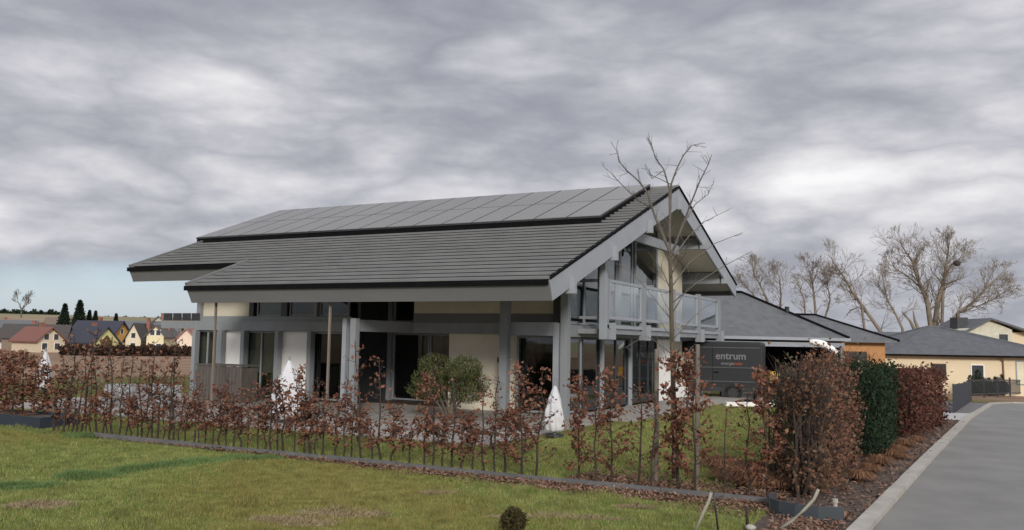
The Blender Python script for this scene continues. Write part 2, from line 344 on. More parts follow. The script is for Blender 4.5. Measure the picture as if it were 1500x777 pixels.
# ------------------------------------------------------------------ the house
H = empty('timber_frame_house', (0, 0, 0), 0, 'large grey timber frame house with solar panels, a deep front gable and a glazed balcony', 'house')
KS, KN = .3769, .351   # roof slopes, near side and far side
RY, RZ = 6.15, 7.41
def rz(y): return RZ-KS*(RY-y) if y <= RY else RZ-KN*(y-RY)
XV, XM, XL = 1.5, -10.45, -15.9          # verge, end of the low eave, end of the high eave
YE, YE2, YF = -3.95, -1.65, 14.15
TH = .30
def slope_slab(mb, x0, x1, ya, yb, o0, o1):
    """roof shaped slab between y=ya and yb on the roof plane, vertical offsets o0 (low) to o1 (high)"""
    mb.hexa([(x0, ya, rz(ya)+o0), (x1, ya, rz(ya)+o0), (x1, yb, rz(yb)+o0), (x0, yb, rz(yb)+o0), (x0, ya, rz(ya)+o1), (x1, ya, rz(ya)+o1), (x1, yb, rz(yb)+o1), (x0, yb, rz(yb)+o1)])
mb = MB()
slope_slab(mb, XM, XV-.06, YE+.12, YE2+.1, -TH, -.09); slope_slab(mb, XL+.06, XV-.06, YE2+.1, RY, -TH, -.09); slope_slab(mb, XL+.06, XV-.06, RY, YF-.1, -TH, -.09)
mb.build('soffit', M['soffit'], H)
roof = MB()
def courses(ya, yb, x0, x1, step=.345):
    n = int(round(abs(yb-ya)/step)); st = (yb-ya)/n
    for i in range(n):
        a = ya+i*st; b = a+st*1.02
        if (b-RY)*(ya-RY) < 0: b = RY
        xa, xb = x0(a), x1
        za, zb = rz(a), rz(b)
        w = random.uniform(-.004, .004)
        roof.hexa([(xa, a-.02*(1 if st > 0 else -1), za-.028), (xb, a-.02*(1 if st > 0 else -1), za-.028), (xb, b, zb-.085), (xa, b, zb-.085), (xa, a-.02*(1 if st > 0 else -1), za+.035+w), (xb, a-.02*(1 if st > 0 else -1), za+.035+w), (xb, b, zb-.045), (xa, b, zb-.045)])
courses(YE, RY, lambda y: XM-.05 if y < YE2-.1 else XL, XV)
courses(YF, RY, lambda y: XL, XV)
# single lines between the tiles
RF = roof.build('roof', M['tile'], H)
m2 = MB(); slope_slab(m2, XM+.01, XV-.02, YE+.02, YE2, -.088, -.052); slope_slab(m2, XL+.02, XV-.02, YE2+.0, RY, -.088, -.052); slope_slab(m2, XL+.02, XV-.02, RY, YF-.02, -.088, -.052); m2.build('roof_underlay', M['gutter'], RF)
MB().tube([(XL-.02, RY, RZ-.01), (XV+.01, RY, RZ-.01)], .10, 10).build('ridge_tile', M['tile'], RF)
g = MB()
g.box(XM-.06, XV-.02, YE-.09, YE+.02, rz(YE)-.17, rz(YE)-.035)
g.build('gutter', M['gutter'], RF); g = MB(); g.box(XL-.04, XM-.1, YE2-.09, YE2+.02, rz(YE2)-.17, rz(YE2)-.035)
g.build('gutter', M['gutter'], RF); g = MB(); g.box(XL, XV-.02, YF, YF+.1, rz(YF)-.17, rz(YF)-.05)
g.build('gutter', M['gutter'], RF)
def fas(x0, x1, y, s, parent, zt, zb):
    m2 = MB(); m2.hexa([(x0+.06, y+.16*s, zb), (x1, y+.16*s, zb), (x1, y+.20*s, zb), (x0+.06, y+.20*s, zb), (x0, y, zt), (x1, y, zt), (x1, y+.05*s, zt), (x0, y+.05*s, zt)]) if s > 0 else \
        m2.hexa([(x0, y+.20*s, zb), (x1, y+.20*s, zb), (x1, y+.16*s, zb), (x0, y+.16*s, zb), (x0, y+.05*s, zt), (x1, y+.05*s, zt), (x1, y, zt), (x0, y, zt)])
    return m2.build('fascia', M['fascia'], parent)
fas(XM, XV, YE-.03, 1, RF, rz(YE)-.13, rz(YE)-.53)
fas(XL, XM+.8, YE2-.03, 1, RF, rz(YE2)-.13, rz(YE2)-.52)
fas(XL, XV, YF+.03, -1, RF, rz(YF)-.13, rz(YF)-.45)
# underside boxes behind the fascia so the eave reads as a closed box
# verge boards
def verge(x, w, ya, name='verge_board', yl=RY, d=.56):
    m2 = MB(); a, b = ya, RY
    m2.hexa([(x, a+.16, rz(a)-d+.03), (x+w, a+.16, rz(a)-d+.03), (x+w, b, rz(b)-d-.12), (x, b, rz(b)-d-.12), (x, a-.02, rz(a)-.06), (x+w, a-.02, rz(a)-.06), (x+w, b, rz(b)-.06), (x, b, rz(b)-.06)])
    return m2.build(name, M['verge'], RF)
verge(XV-.055, .07, YE)
m2 = MB(); a, b = RY+.001, YF; x, w, d = XV-.055, .07, .50
m2.hexa([(x, a, rz(RY)-.68), (x+w, a, rz(RY)-.68), (x+w, b-.14, rz(b)-d), (x, b-.14, rz(b)-d), (x, a, rz(RY)-.06), (x+w, a, rz(RY)-.06), (x+w, b+.02, rz(b)-.06), (x, b+.02, rz(b)-.06)])
m2.build('verge_board', M['verge'], RF)
verge(XL+.0, .05, YE2); 
m2 = MB(); m2.hexa([(XL, RY, RZ-.62), (XL+.05, RY, RZ-.62), (XL+.05, YF, rz(YF)-.5), (XL, YF, rz(YF)-.5), (XL, RY, RZ-.06), (XL+.05, RY, RZ-.06), (XL+.05, YF, rz(YF)-.06), (XL, YF, rz(YF)-.06)]); m2.build('verge_board', M['verge'], RF)
m2 = MB(); m2.hexa([(XM, YE+.16, rz(YE)-.5), (XM+.05, YE+.16, rz(YE)-.5), (XM+.05, YE2+.1, rz(YE2)-.5), (XM, YE2+.1, rz(YE2)-.5), (XM, YE, rz(YE)-.06), (XM+.05, YE, rz(YE)-.06), (XM+.05, YE2+.1, rz(YE2)-.04), (XM, YE2+.1, rz(YE2)-.04)]); m2.build('verge_board', M['verge'], RF)
m2 = MB(); m2.bar((XL+.01, YE2-.02, rz(YE2)-.0), (XL+.01, RY, RZ+.0), .09, .13); m2.bar((XL+.01, RY, RZ), (XL+.01, YF, rz(YF)), .09, .13); m2.build('verge_capping', M['tile'], RF)
MB().bar((XM-.04, YE-.02, rz(YE)), (XM-.04, YE2+.12, rz(YE2+.12)), .09, .13).build('verge_capping', M['tile'], RF)
# dark metal capping over the verge
m2 = MB(); m2.bar((XV-.01, YE, rz(YE)+.0), (XV-.01, RY, RZ+.02), .10, .05); m2.bar((XV-.01, RY, RZ+.02), (XV-.01, YF+.02, rz(YF)+.0), .10, .07); m2.build('verge_capping', M['gutter'], RF)
# purlins
for y in (-2.75, .1, 3.05, 6.1, 9.15, 12.2):
    zt = min(rz(y-.1), rz(y+.1))-TH
    x0 = XM+.1 if y < -2 else XL+.3
    MB().box(x0, XV-.16, y-.11, y+.11, zt-(.30 if y < -2 else .42), zt+.01).build('purlin', M['grey'], H)
    MB().box(XV-.1, XV+.14, y-.075, y+.075, zt-.42, zt-.02).build('purlin_end', M['verge'], H)
# collar beam across the gable
MB().bar((.62, .5, 4.95), (.62, 11.3, 4.95), .12, .34).build('collar_beam', M['grey'], H) if False else None
MB().bar((1.0, 3.0, 5.42), (1.0, 7.6, 5.42), .14, .30).build('collar_beam', M['grey'], H)
# solar panels: 15 columns by two rows
NPX, X1, X0, Y0, Y1 = 15, -.55+1.0, -16.2, 1.5, 6.02
X1 = .55
PVW = (X1-X0)/NPX; PVH = (Y1-Y0)/2
for r in range(2):
    for c in range(NPX):
        xa, xb = X0+c*PVW+.006, X0+(c+1)*PVW-.006; ya, yb = Y0+r*PVH+.006, Y0+(r+1)*PVH-.006
        f = MB(); slope_slab(f, xa, xb, ya, yb, .15, .205)
        o = f.build('solar_panel', M['pvf'], RF)
        g = MB(); slope_slab(g, xa+.028, xb-.028, ya+.028, yb-.028, .206, .211); g.build('panel_glass', M['pv'], o)
m2 = MB(); slope_slab(m2, X0+.02, X1-.0, Y0+.03, Y0+.07, -.02, .149); m2.build('panel_gap_shade', M['gutter'], RF); m2 = MB(); slope_slab(m2, X1-.05, X1-.01, Y0+.07, Y1-.03, -.02, .149); m2.build('panel_gap_shade', M['gutter'], RF)  # black strips stand in for the shaded gap under the raised panels
# ---- walls, posts, beams
def post(x, y, z0, z1, w=.16, d=.2, m='grey', name='post'): return MB().box(x-w/2, x+w/2, y-d/2, y+d/2, z0, z1).build(name, M[m], H)
def wallx(x0, x1, y, z0, z1, m, t=.18, zt=None): return MB().box(x0, x1, y, y+t, z0, z1).build('wall', M[m], H)
def win_y(x0, x1, y, z0, z1, nx=1, nz=1, blind=None, bz=0., fm='grey'):
    """window in a wall facing -y"""
    f = MB(); w = .055
    f.box(x0, x1, y, y+.08, z0, z0+w); f.box(x0, x1, y, y+.08, z1-w, z1); f.box(x0, x0+w, y, y+.08, z0+w, z1-w); f.box(x1-w, x1, y, y+.08, z0+w, z1-w)
    for i in range(1, nx): xx = x0+(x1-x0)*i/nx; f.box(xx-w/2, xx+w/2, y+.003, y+.077, z0+w, z1-w)
    o = f.build('window', M[fm], H)
    MB().box(x0+w*.8, x1-w*.8, y+.035, y+.045, z0+w*.8, z1-w*.8).build('pane', M['glass'], o)
    if blind:
        b = MB(); z = z1-.05
        while z > z0+.05+bz: b.box(x0+.06, x1-.06, y+.10, y+.105, z-.075, z-.008); z -= .08
        b.box(x0+.06, x1-.06, y+.115, y+.12, z0+.05+bz, z1-.05); b.build('blind', M[blind], o)
    return o
def win_x(y0, y1, x, z0, z1a, z1b=None, blind=None, fm='grey', bz=0, mull=()):
    """window in the gable facing +x, top may follow the roof"""
    z1b = z1a if z1b is None else z1b; w = .055; f = MB()
    f.box(x-.08, x, y0, y0+w, z0, z1a-.01); f.box(x-.08, x, y1-w, y1, z0, z1b-.01); f.box(x-.08, x, y0+w, y1-w, z0, z0+w)
    f.hexa([(x-.077, y0+w, z1a-w), (x-.003, y0+w, z1a-w), (x-.003, y1-w, z1b-w), (x-.077, y1-w, z1b-w), (x-.077, y0+w, z1a), (x-.003, y0+w, z1a), (x-.003, y1-w, z1b), (x-.077, y1-w, z1b)])
    for q in mull: zz = z1a+(z1b-z1a)*(q-y0)/(y1-y0); f.box(x-.075, x-.005, q-.04, q+.04, z0+w, zz-w)
    o = f.build('window', M[fm], H)
    MB().prism([(x-.045, y0+.04, z0+.04), (x-.045, y1-.04, z0+.04), (x-.045, y1-.04, z1b-.04), (x-.045, y0+.04, z1a-.04)], (.01, 0, 0)).build('pane', M['glass'], o)
    if blind:
        b = MB(); z = z1a-.08
        while z > z0+.05+bz: b.box(x-.105, x-.10, y0+.06, y1-.06, z-.075, z-.01); z -= .085
        b.box(x-.125, x-.12, y0+.06, y1-.06, z0+.05+bz, z1a-.08); b.build('blind', M[blind], o)
    return o
BZ0, BZ1 = 2.30, 2.63
def top(y): return rz(y)-TH-.02
# left block on the front
wy = .12
MB().box(-14.4, -7.3, wy-.14, wy+.1, BZ0, BZ1).build('beam', M['grey'], H)
MB().box(-14.3, -7.5, wy-.02, wy+.1, BZ1+.003, BZ1+.17).build('beam', M['grey'], H)
for px in (286.5, 324, 357.5, 407.5, 455): post(float(ony(px, 520, 0)[0]), -.02, .0, BZ0, .16 if px != 324 else .2, .2)
X = lambda px: float(ony(px, 500, .1)[0])
win_y(X(289)+.0, X(318), wy, .08, BZ0-.01, 2, blind=None)
wallx(X(329), X(354), wy+.02, 0, BZ0-.004, 'white')
win_y(X(361), X(404), wy, .08, BZ0-.01, 2, blind='blind', bz=.75)
wallx(X(412), X(452), wy+.02, 0, BZ0-.004, 'white')
win_y(X(458), X(503), wy, .08, BZ0-.01, 2)
wallx(X(294), X(361), wy+.04, BZ1+.17, top(wy)-.42, 'cream')
post(X(367), wy+.02, BZ1+.17, top(0)-.4, .2, .14, 'dark'); post(X(415), wy+.02, BZ1+.17, top(0)-.4, .26, .14, 'dark'); post(X(461), wy+.02, BZ1+.17, top(0)-.4, .14, .16)
win_y(X(373), X(410), wy+.03, BZ1+.18, top(0)-.42, 1, blind='blind', bz=0)
win_y(X(421), X(458), wy+.03, BZ1+.18, top(0)-.42, 1, blind='curtain', bz=.9)
win_y(X(465), X(508), wy+.03, BZ1+.18, top(0)-.42, 1)
post(X(291), wy, BZ1, top(0)-.42, .18, .18)
# recess with the set back glazing
ry = 2.0
post(-7.25, ry-.05, 0, top(ry)-.02, .2, .2)
win_y(-7.15, -5.7, ry, .08, BZ0, 1); win_y(-5.68, -4.1, ry, .08, BZ0, 1, blind='curtain', bz=0); win_y(-7.15, -5.2, ry, BZ1+.05, top(ry)-.05, 1); win_y(-5.18, -4.1, ry, BZ1+.05, top(ry)-.05, 1)
MB().box(-7.3, -3.9, ry-.1, ry+.1, BZ0+.01, BZ1+.04).build('beam', M['grey'], H)
wallx(-7.42, -7.3, .35, 0, top(.4)-.4, 'dark', 1.7)
# right part of the front
wallx(-4.0, -1.62, .5, 0, BZ0, 'cream')
MB().box(-5.3, -1.65, .42, .66, BZ0+.003, BZ1).build('beam', M['grey'], H)
MB().box(-5.3, -.1, .44, .64, BZ1+.003, BZ1+.28).build('beam', M['fascia'], H)
wallx(-5.3, -.1, .46, BZ1+.285, top(.5)-.42, 'cream')
MB().box(-1.6, -.1, -.1, .12, BZ0-.03, BZ1+.02).build('beam', M['verge'], H)
win_y(-1.5, -.2, .2, .08, BZ0-.04, 1)
MB().box(-2.28, -2.16, .46, .498, 1.46, 1.62).build('wall_lamp', M['dark'], H)
post(-1.65, -.25, 0, rz(-.25)-TH-.35, .24, .24); post(-.1, -.02, 0, BZ1, .17, .22, 'verge'); post(.13, 0.02, 0, top(0)-.42, .22, .22)
post(-.2, .25, BZ1, top(.2)-.4, .24, .2, 'dark')
# outer posts near the eave and the pair at the terrace
for px, py, y in ((313, 604, -3.55), (481, 612, -3.55)):
    x = float(ony(px, py-80, y)[0]); MB().box(x-.028, x+.028, y-.028, y+.028, 0, rz(y)-TH-.01).build('post', M['stake'], H)
x = float(ony(505, 540, -2.6)[0]); post(x, -2.6, 0, 2.66, .14, .16, 'verge')
x = float(ony(518, 540, -2.9)[0]); post(x, -2.9, 0, 2.66, .19, .18, 'grey')
MB().box(x-.25, x+.0, -2.7, wy-.145, BZ0, BZ1).build('beam', M['grey'], H)
MB().box(x-.1, x+1.9, -2.82, -2.68, BZ0+.01, BZ1-.02).build('beam', M['grey'], H) if False else None
# pergola beam beyond the left end, with dark screens on it
xp = float(ony(238, 475, 0)[0])
MB().box(xp, -14.4, -.05, .13, BZ0+.05, BZ1-.02).build('beam', M['grey'], H)
MB().box(xp, -14.4, 2.9, 3.05, BZ0+.05, BZ1-.02).build('beam', M['grey'], H)
for i in range(4):
    a = float(ony(240+13.5*i, 463, 0)[0]); b = float(ony(251.5+13.5*i, 463, 0)[0]); MB().box(a, b, .0, .04, BZ1+.0, BZ1+.27).build('screen_panel', M['dark'], H)
MB().box(xp, xp+.16, -.02, .12, 0, BZ0+.04).build('post', M['grey'], H) if False else None
# gable ground floor
g0 = lambda px: float(onx(px, 550, 0)[1])
post(-.02, 3.02, 0, 2.25, .18, .17, 'verge'); post(-.02, 5.55, 0, 2.25, .18, .17, 'verge')
win_x(.15, 1.5, .0, .08, 2.24, blind='blindy', bz=1.55); win_x(1.55, 2.92, .0, .08, 2.24, fm='dark'); win_x(3.12, 5.45, .0, .08, 2.24, mull=(4.3,), fm='dark'); win_x(5.65, 8.4, .0, .08, 2.24, mull=(6.6, 7.5), fm='dark')
MB().box(-.2, .0, 8.42, 10.3, 0, 2.25).build('wall', M['white'], H)
MB().box(-.2, .0, 10.3, 14.5, 0, .7).build('wall', M['white'], H); MB().box(-.2, -.01, 10.3, 11.5, .7, 2.25).build('wall', M['cream'], H)
MB().box(-.2, 0, 11.5, 14.5, 1.35, 1.65).build('wall', M['cream'], H); win_x(11.5, 12.9, -.0, .7, 1.35, fm='dark'); win_x(11.5, 12.9, -.0, 1.65, 2.25, fm='dark')
MB().box(-.2, 0, 12.9, 14.5, .7, 1.35).build('wall', M['cream'], H); MB().box(-.2, 0, 12.9, 14.5, 1.65, 2.25).build('wall', M['cream'], H)
MB().box(-.12, .12, .0, 14.5, 2.255, 2.6).build('beam', M['grey'], H)
# gable upper floor
ub = 2.62
win_x(.25, 2.95, 0, ub, top(.25)-.0, top(2.95), mull=(1.7,)); post(-.04, 3.12, ub, top(3.0), .2, .26, 'verge')
win_x(3.3, 4.35, 0, ub, top(3.3), top(4.35)); post(-.03, 4.5, ub, top(4.4), .16, .2, 'grey')
win_x(4.65, 6.1, 0, ub, top(4.65), top(6.1), mull=(5.8,)); win_x(6.12, 8.5, 0, ub, top(6.12), top(8.5))
MB().prism([(-.2, 8.52, ub), (-.2, 11.5, ub), (-.2, 11.5, top(11.5)), (-.2, 8.52, top(8.52))], (.2, 0, 0)).build('wall', M['cream'], H)
# other outer walls
MB().prism([(-.2, 11.4, ub), (-14.4, 11.4, ub), (-14.4, 11.4, top(11.5)), (-.2, 11.4, top(11.5))], (0, .1, 0)).build('wall', M['cream'], H)
MB().prism([(-14.5, .3, 0), (-14.5, 11.4, 0), (-14.5, 11.4, top(11.4)), (-14.5, 6.15, top(6.15)), (-14.5, .3, top(.3))], (.12, 0, 0)).build('wall', M['cream'], H)
MB().box(-14.38, -.2, 14.4, 14.5, 0, 2.6).build('wall', M['cream'], H)
# interior, seen through the glass
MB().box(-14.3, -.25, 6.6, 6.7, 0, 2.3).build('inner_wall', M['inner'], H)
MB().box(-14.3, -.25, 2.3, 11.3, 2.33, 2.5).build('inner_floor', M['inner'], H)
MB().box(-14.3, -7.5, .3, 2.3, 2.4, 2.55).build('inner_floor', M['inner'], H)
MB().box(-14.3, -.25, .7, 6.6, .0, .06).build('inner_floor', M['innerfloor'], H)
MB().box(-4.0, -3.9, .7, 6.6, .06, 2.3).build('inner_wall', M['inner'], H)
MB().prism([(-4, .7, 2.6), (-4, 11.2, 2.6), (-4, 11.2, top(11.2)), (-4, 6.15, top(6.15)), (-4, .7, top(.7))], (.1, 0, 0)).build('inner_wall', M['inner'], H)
# ---- balcony
BX = 1.0
MB().box(.125, BX, .9, 13.35, 2.36, 2.5).build('balcony_floor', M['grey'], H)
MB().box(BX-.12, BX+.06, .85, 13.4, 2.52, 2.62).build('balcony_beam', M['verge'], H)
bys = (.9, 3.95, 7.05, 10.2, 13.15)
for i, y in enumerate(bys):
    if i == 0:
        MB().box(BX-.07, BX+.1, y-.36, y-.16, 2.2, 4.35).build('post', M['verge'], H); MB().box(BX-.05, BX+.06, y-.09, y+.07, 2.22, 3.95).build('post', M['grey'], H)
        MB().box(BX-.05, BX+.14, y+.2, y+.42, 2.2, 2.68).build('bracket', M['verge'], H)
    else:
        MB().box(BX-.06, BX+.1, y-.1, y+.1, 2.2, 4.0).build('post', M['grey'], H); MB().box(BX-.05, BX+.14, y+.22, y+.46, 2.2, 2.68).build('bracket', M['verge'], H)
for a, b in zip(bys[:-1], bys[1:]):
    f = MB(); a2, b2 = a+.12, b-.14
    f.box(BX-.04, BX+.05, a2, b2, 3.84, 3.93); f.box(BX-.04, BX+.05, a2, b2, 2.78, 2.87); f.box(BX-.04, BX+.05, a2, a2+.09, 2.87, 3.84); f.box(BX-.04, BX+.05, b2-.09, b2, 2.87, 3.84)
    o = f.build('railing', M['verge'], H); MB().box(BX-.0, BX+.012, a2+.07, b2-.07, 2.85, 3.86).build('rail_glass', M['rglass'], o)
# side return of the railing towards the corner
f = MB(); f.box(.2, BX-.08, .82, .88, 3.84, 3.93); f.build('handrail', M['grey'], H); f = MB(); f.box(.2, BX-.08, .82, .88, 2.78, 2.86); f.build('railing', M['grey'], H)
# ------------------------------------------------------------------ neighbours
def hip(mb, w, d, ze, zr, ov=.5, ridge=None, t=.14, y0=0, cx=0):
    """hip roof over x in [-w/2,w/2], y in [y0,y0+d]"""
    W, D = w/2+ov, d/2+ov; yc = y0+d/2
    if w >= d: r = (w-d)/2 if ridge is None else ridge/2; R = [(cx-r, yc, zr), (cx+r, yc, zr)]
    else: r = (d-w)/2 if ridge is None else ridge/2; R = [(cx, yc-r, zr), (cx, yc+r, zr)]
    c = [(cx-W, yc-D, ze), (cx+W, yc-D, ze), (cx+W, yc+D, ze), (cx-W, yc+D, ze)]
    if w >= d: F = [(0, 1, 5, 4), (1, 2, 5), (2, 3, 4, 5), (3, 0, 4)]
    else: F = [(0, 1, 4), (1, 2, 5, 4), (2, 3, 5), (3, 0, 4, 5)]
    mb.add(c+R+[(x, y, z-t) for x, y, z in c], F+[(6, 9, 8, 7), (0, 6, 7, 1), (1, 7, 8, 2), (2, 8, 9, 3), (3, 9, 6, 0)])
    return c, R
def tilemat(name, col, sc, axis_z=True):
    """roof covering with horizontal courses that follow height"""
    m, nt, b = new_mat(name); N = nt.nodes; L = nt.links
    tc = N.new('ShaderNodeTexCoord'); sp = N.new('ShaderNodeSeparateXYZ'); L.new(tc.outputs['Object'], sp.inputs[0])
    w = N.new('ShaderNodeMath'); w.operation = 'MULTIPLY'; w.inputs[1].default_value = sc; L.new(sp.outputs['Z'], w.inputs[0])
    fr = N.new('ShaderNodeMath'); fr.operation = 'FRACT'; L.new(w.outputs[0], fr.inputs[0])
    n = N.new('ShaderNodeTexNoise'); n.inputs['Scale'].default_value = 2.5; n.inputs['Detail'].default_value = 6; L.new(tc.outputs['Object'], n.inputs['Vector'])
    r = N.new('ShaderNodeValToRGB'); L.new(n.outputs['Fac'], r.inputs['Fac']); r.color_ramp.elements[0].position = .3; r.color_ramp.elements[1].position = .7
    r.color_ramp.elements[0].color = (*[v*.8 for v in col], 1); r.color_ramp.elements[1].color = (*[v*1.2 for v in col], 1)
    L.new(r.outputs['Color'], b.inputs['Base Color']); b.inputs['Roughness'].default_value = .65
    bp = N.new('ShaderNodeBump'); bp.inputs['Strength'].default_value = .6; bp.inputs['Distance'].default_value = .06; L.new(fr.outputs[0], bp.inputs['Height']); bp.invert = True
    L.new(bp.outputs['Normal'], b.inputs['Normal']); return m
M['tileh'] = tilemat('neighbour_tiles', (.105, .108, .11), 7.5); M['tiley'] = tilemat('anthracite_tiles', (.085, .088, .095), 7.5)
def ridges(R, c, h, m, w):
    mb = MB(); lines = [(R[0], R[1])]+([(c[0], R[0]), (c[3], R[0]), (c[1], R[1]), (c[2], R[1])] if w else [(c[0], R[0]), (c[1], R[0]), (c[2], R[1]), (c[3], R[1])])
    for a, b in lines:
        if np.linalg.norm(np.array(a)-np.array(b)) > .1: mb.tube([a, b], .09, 6)
    return mb.build('ridge_tile', m, h)
def window(parent, x, y, z, w, h, fm, pm='pane', sill=True, t=.05):
    """window on a wall facing local -y"""
    f = MB(); b = .07
    f.box(x-w/2-b, x+w/2+b, y-t, y+.02, z-b, z); f.box(x-w/2-b, x+w/2+b, y-t, y+.02, z+h, z+h+b); f.box(x-w/2-b, x-w/2, y-t, y+.02, z, z+h); f.box(x+w/2, x+w/2+b, y-t, y+.02, z, z+h)
    o = f.build('window', fm, parent); MB().box(x-w/2, x+w/2, y-.015, y+.01, z, z+h).build('pane', M[pm], o)
    if sill: MB().box(x-w/2-b-.05, x+w/2+b+.05, y-t-.07, y-t, z-b-.03, z-b+.02).build('sill', fm, o)
    return o
# carport with the big hip roof behind the gable
A = atD(1050, 490, 38.); B = atD(1238, 497, 40.)
ang = math.atan2(B[1]-A[1], B[0]-A[0]); Lc = float(np.hypot(B[0]-A[0], B[1]-A[1]))
zg = float(gz(A[0], A[1]))
N1 = empty('carport', (A[0], A[1], zg), ang, 'grey tiled carport with a low hipped roof and black open bay behind the house gable', 'carport')
h0 = 2.5-zg
hipm = MB(); W0, W1 = -6.5, Lc+.15
apx = atD(1096, 428, 42.)
la = Matrix.Rotation(-ang, 3, 'Z') @ Vector((apx[0]-A[0], apx[1]-A[1], 0)); ax = la.x; az = float(apx[2]-zg)
dd = max(3.5, la.y)*1.0
c = [(W0, -.1, h0), (W1, -.1, h0), (W1, 2*dd, h0), (W0, 2*dd, h0)]; R = [(W0+2.5, dd, az), (ax, dd, az)]
hipm.add(c+R+[(x, y, z-.12) for x, y, z in c], [(0, 1, 5, 4), (1, 2, 5), (2, 3, 4, 5), (3, 0, 4), (6, 9, 8, 7), (0, 6, 7, 1), (1, 7, 8, 2), (2, 8, 9, 3), (3, 9, 6, 0)])
r1 = hipm.build('roof', M['tileh'], N1); ridges(R, c, r1, M['gutter'], True)
MB().box(W0, W1, -.2, -.11, h0-.13, h0-.0).build('gutter', M['verge'], r1)
MB().box(W0+.1, W1-.2, -.02, .1, h0-.42, h0-.22).build('lintel', M['verge'], N1)
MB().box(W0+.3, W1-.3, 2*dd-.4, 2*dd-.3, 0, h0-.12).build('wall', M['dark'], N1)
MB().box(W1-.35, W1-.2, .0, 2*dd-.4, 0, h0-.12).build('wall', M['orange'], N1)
MB().box(W1-.42, W1-.355, .05, 2*dd-.45, 0, h0-.45).build('wall', M['dark'], N1)  # added dark sheet puts the bay's shade over the orange inner face
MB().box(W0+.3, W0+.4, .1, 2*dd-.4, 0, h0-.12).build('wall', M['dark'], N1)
for xx in (W0+.3, .3, W1-.32): MB().box(xx-.08, xx+.08, -.0, .14, 0, h0-.42).build('post', M['grey'], N1)
MB().box(ax+1.35, ax+1.5, dd*.52, dd*.52+.15, h0+.9, h0+1.45).build('vent_pipe', M['dark'], r1)
# orange bungalow behind
B0 = atD(1245, 520, 50.); zb = float(gz(B0[0], B0[1])); N2 = empty('orange_bungalow', (B0[0], B0[1], zb), YAW, 'orange rendered bungalow with a grey hipped roof right of the carport', 'house')
MB().box(-3.4, 2.0, 0, 6, 0, 2.5-zb).build('wall', M['orange'], N2)
m2 = MB(); c, R = hip(m2, 5.4, 6, 2.52-zb, 4.05-zb, .55, 1.1, cx=-.7); 
c = [(-4.0, -.5, 2.5-zb), (2.6, -.5, 2.5-zb), (2.6, 6.5, 2.5-zb), (-4.0, 6.5, 2.5-zb)]; R = [(-3., 3, 4.0-zb), (-.9, 3, 4.0-zb)]
m2 = MB(); m2.add(c+R+[(x, y, z-.12) for x, y, z in c], [(0, 1, 5, 4), (1, 2, 5), (2, 3, 4, 5), (3, 0, 4), (6, 9, 8, 7), (0, 6, 7, 1), (1, 7, 8, 2), (2, 8, 9, 3), (3, 9, 6, 0)])
r2 = m2.build('roof', M['tileh'], N2); ridges(R, c, r2, M['gutter'], True)
window(N2, .4, 0, 1.0-zb-.3, 1.0, 1.1, rgb('brown_frame', (.10, .05, .03)))
# yellow bungalow
Y0_ = atD(1412, 520, 60.); zy = -1.05; N3 = empty('yellow_bungalow', (Y0_[0], Y0_[1], zy), YAW, 'pale yellow bungalow with an anthracite hipped roof at the end of the road', 'house')
eh = float(Y0_[2]-zy); 
MB().box(-5.6, 6.5, 0, 8, 0, eh-.02).build('wall', M['yellow'], N3)
c = [(-6.1, -.5, eh), (7.0, -.5, eh), (7.0, 8.5, eh), (-6.1, 8.5, eh)]; R = [(-.6, 4, eh+1.95), (.35, 4, eh+1.95)]
m2 = MB(); m2.add(c+R+[(x, y, z-.14) for x, y, z in c], [(0, 1, 5, 4), (1, 2, 5), (2, 3, 4, 5), (3, 0, 4), (6, 9, 8, 7), (0, 6, 7, 1), (1, 7, 8, 2), (2, 8, 9, 3), (3, 9, 6, 0)])
r3 = m2.build('roof', M['tiley'], N3); ridges(R, c, r3, M['tiley'], True)
MB().box(-6.1, 7., -.6, -.5, eh-.13, eh-.02).build('gutter', M['gutter'], r3)
def pxx(px): return (px-1412)*60/F_PX
window(N3, pxx(1431), 0, eh-1.75, 17*60/F_PX, 1.05, M['white']); window(N3, pxx(1374), 0, eh-1.6, .9, .9, rgb('brown_frame', (.10, .05, .03)))
window(N3, pxx(1494), 0, eh-1.9, .5, 1.5, M['verge'], 'blindy', False)
MB().tube([(pxx(1463), -.45, eh-.1), (pxx(1468), -.08, eh-.4), (pxx(1469), -.08, .1)], .05, 6).build('downpipe', rgb('copper_pipe', (.22, .12, .07)), N3)
# solar array lying on the front right slope of the roof
def front(x, u):  # point on the front plane, u 0..1 from eave to ridge
    return np.array([x, -.5+u*4.5, eh+u*1.95])
P = [front(3.4, .12)+[0, 0, .1], front(6.2, .06)+[0, 0, .1], front(3.6, .5)+[0, 0, .1], front(1.3, .72)+[0, 0, .1]]
MB().prism(P, (0, 0, .06)).build('solar_panel', M['bluepv'], r3) if False else None
e1 = np.array([7.0, -.5, eh]); a1 = np.array([.35, 4, eh+1.95]); e2 = np.array([7.0, 8.5, eh]); nrm = np.cross(e1-a1, e2-a1); nrm /= np.linalg.norm(nrm); nrm *= np.sign(nrm[2])
q = lambda s, t: a1+(e1-a1)*s+(e2-a1)*t+nrm*.08
MB().prism([q(.86, .03), q(.60, .30), q(.08, .12), q(.16, .04)], nrm*.07).build('solar_panel', M['bluepv'], r3)
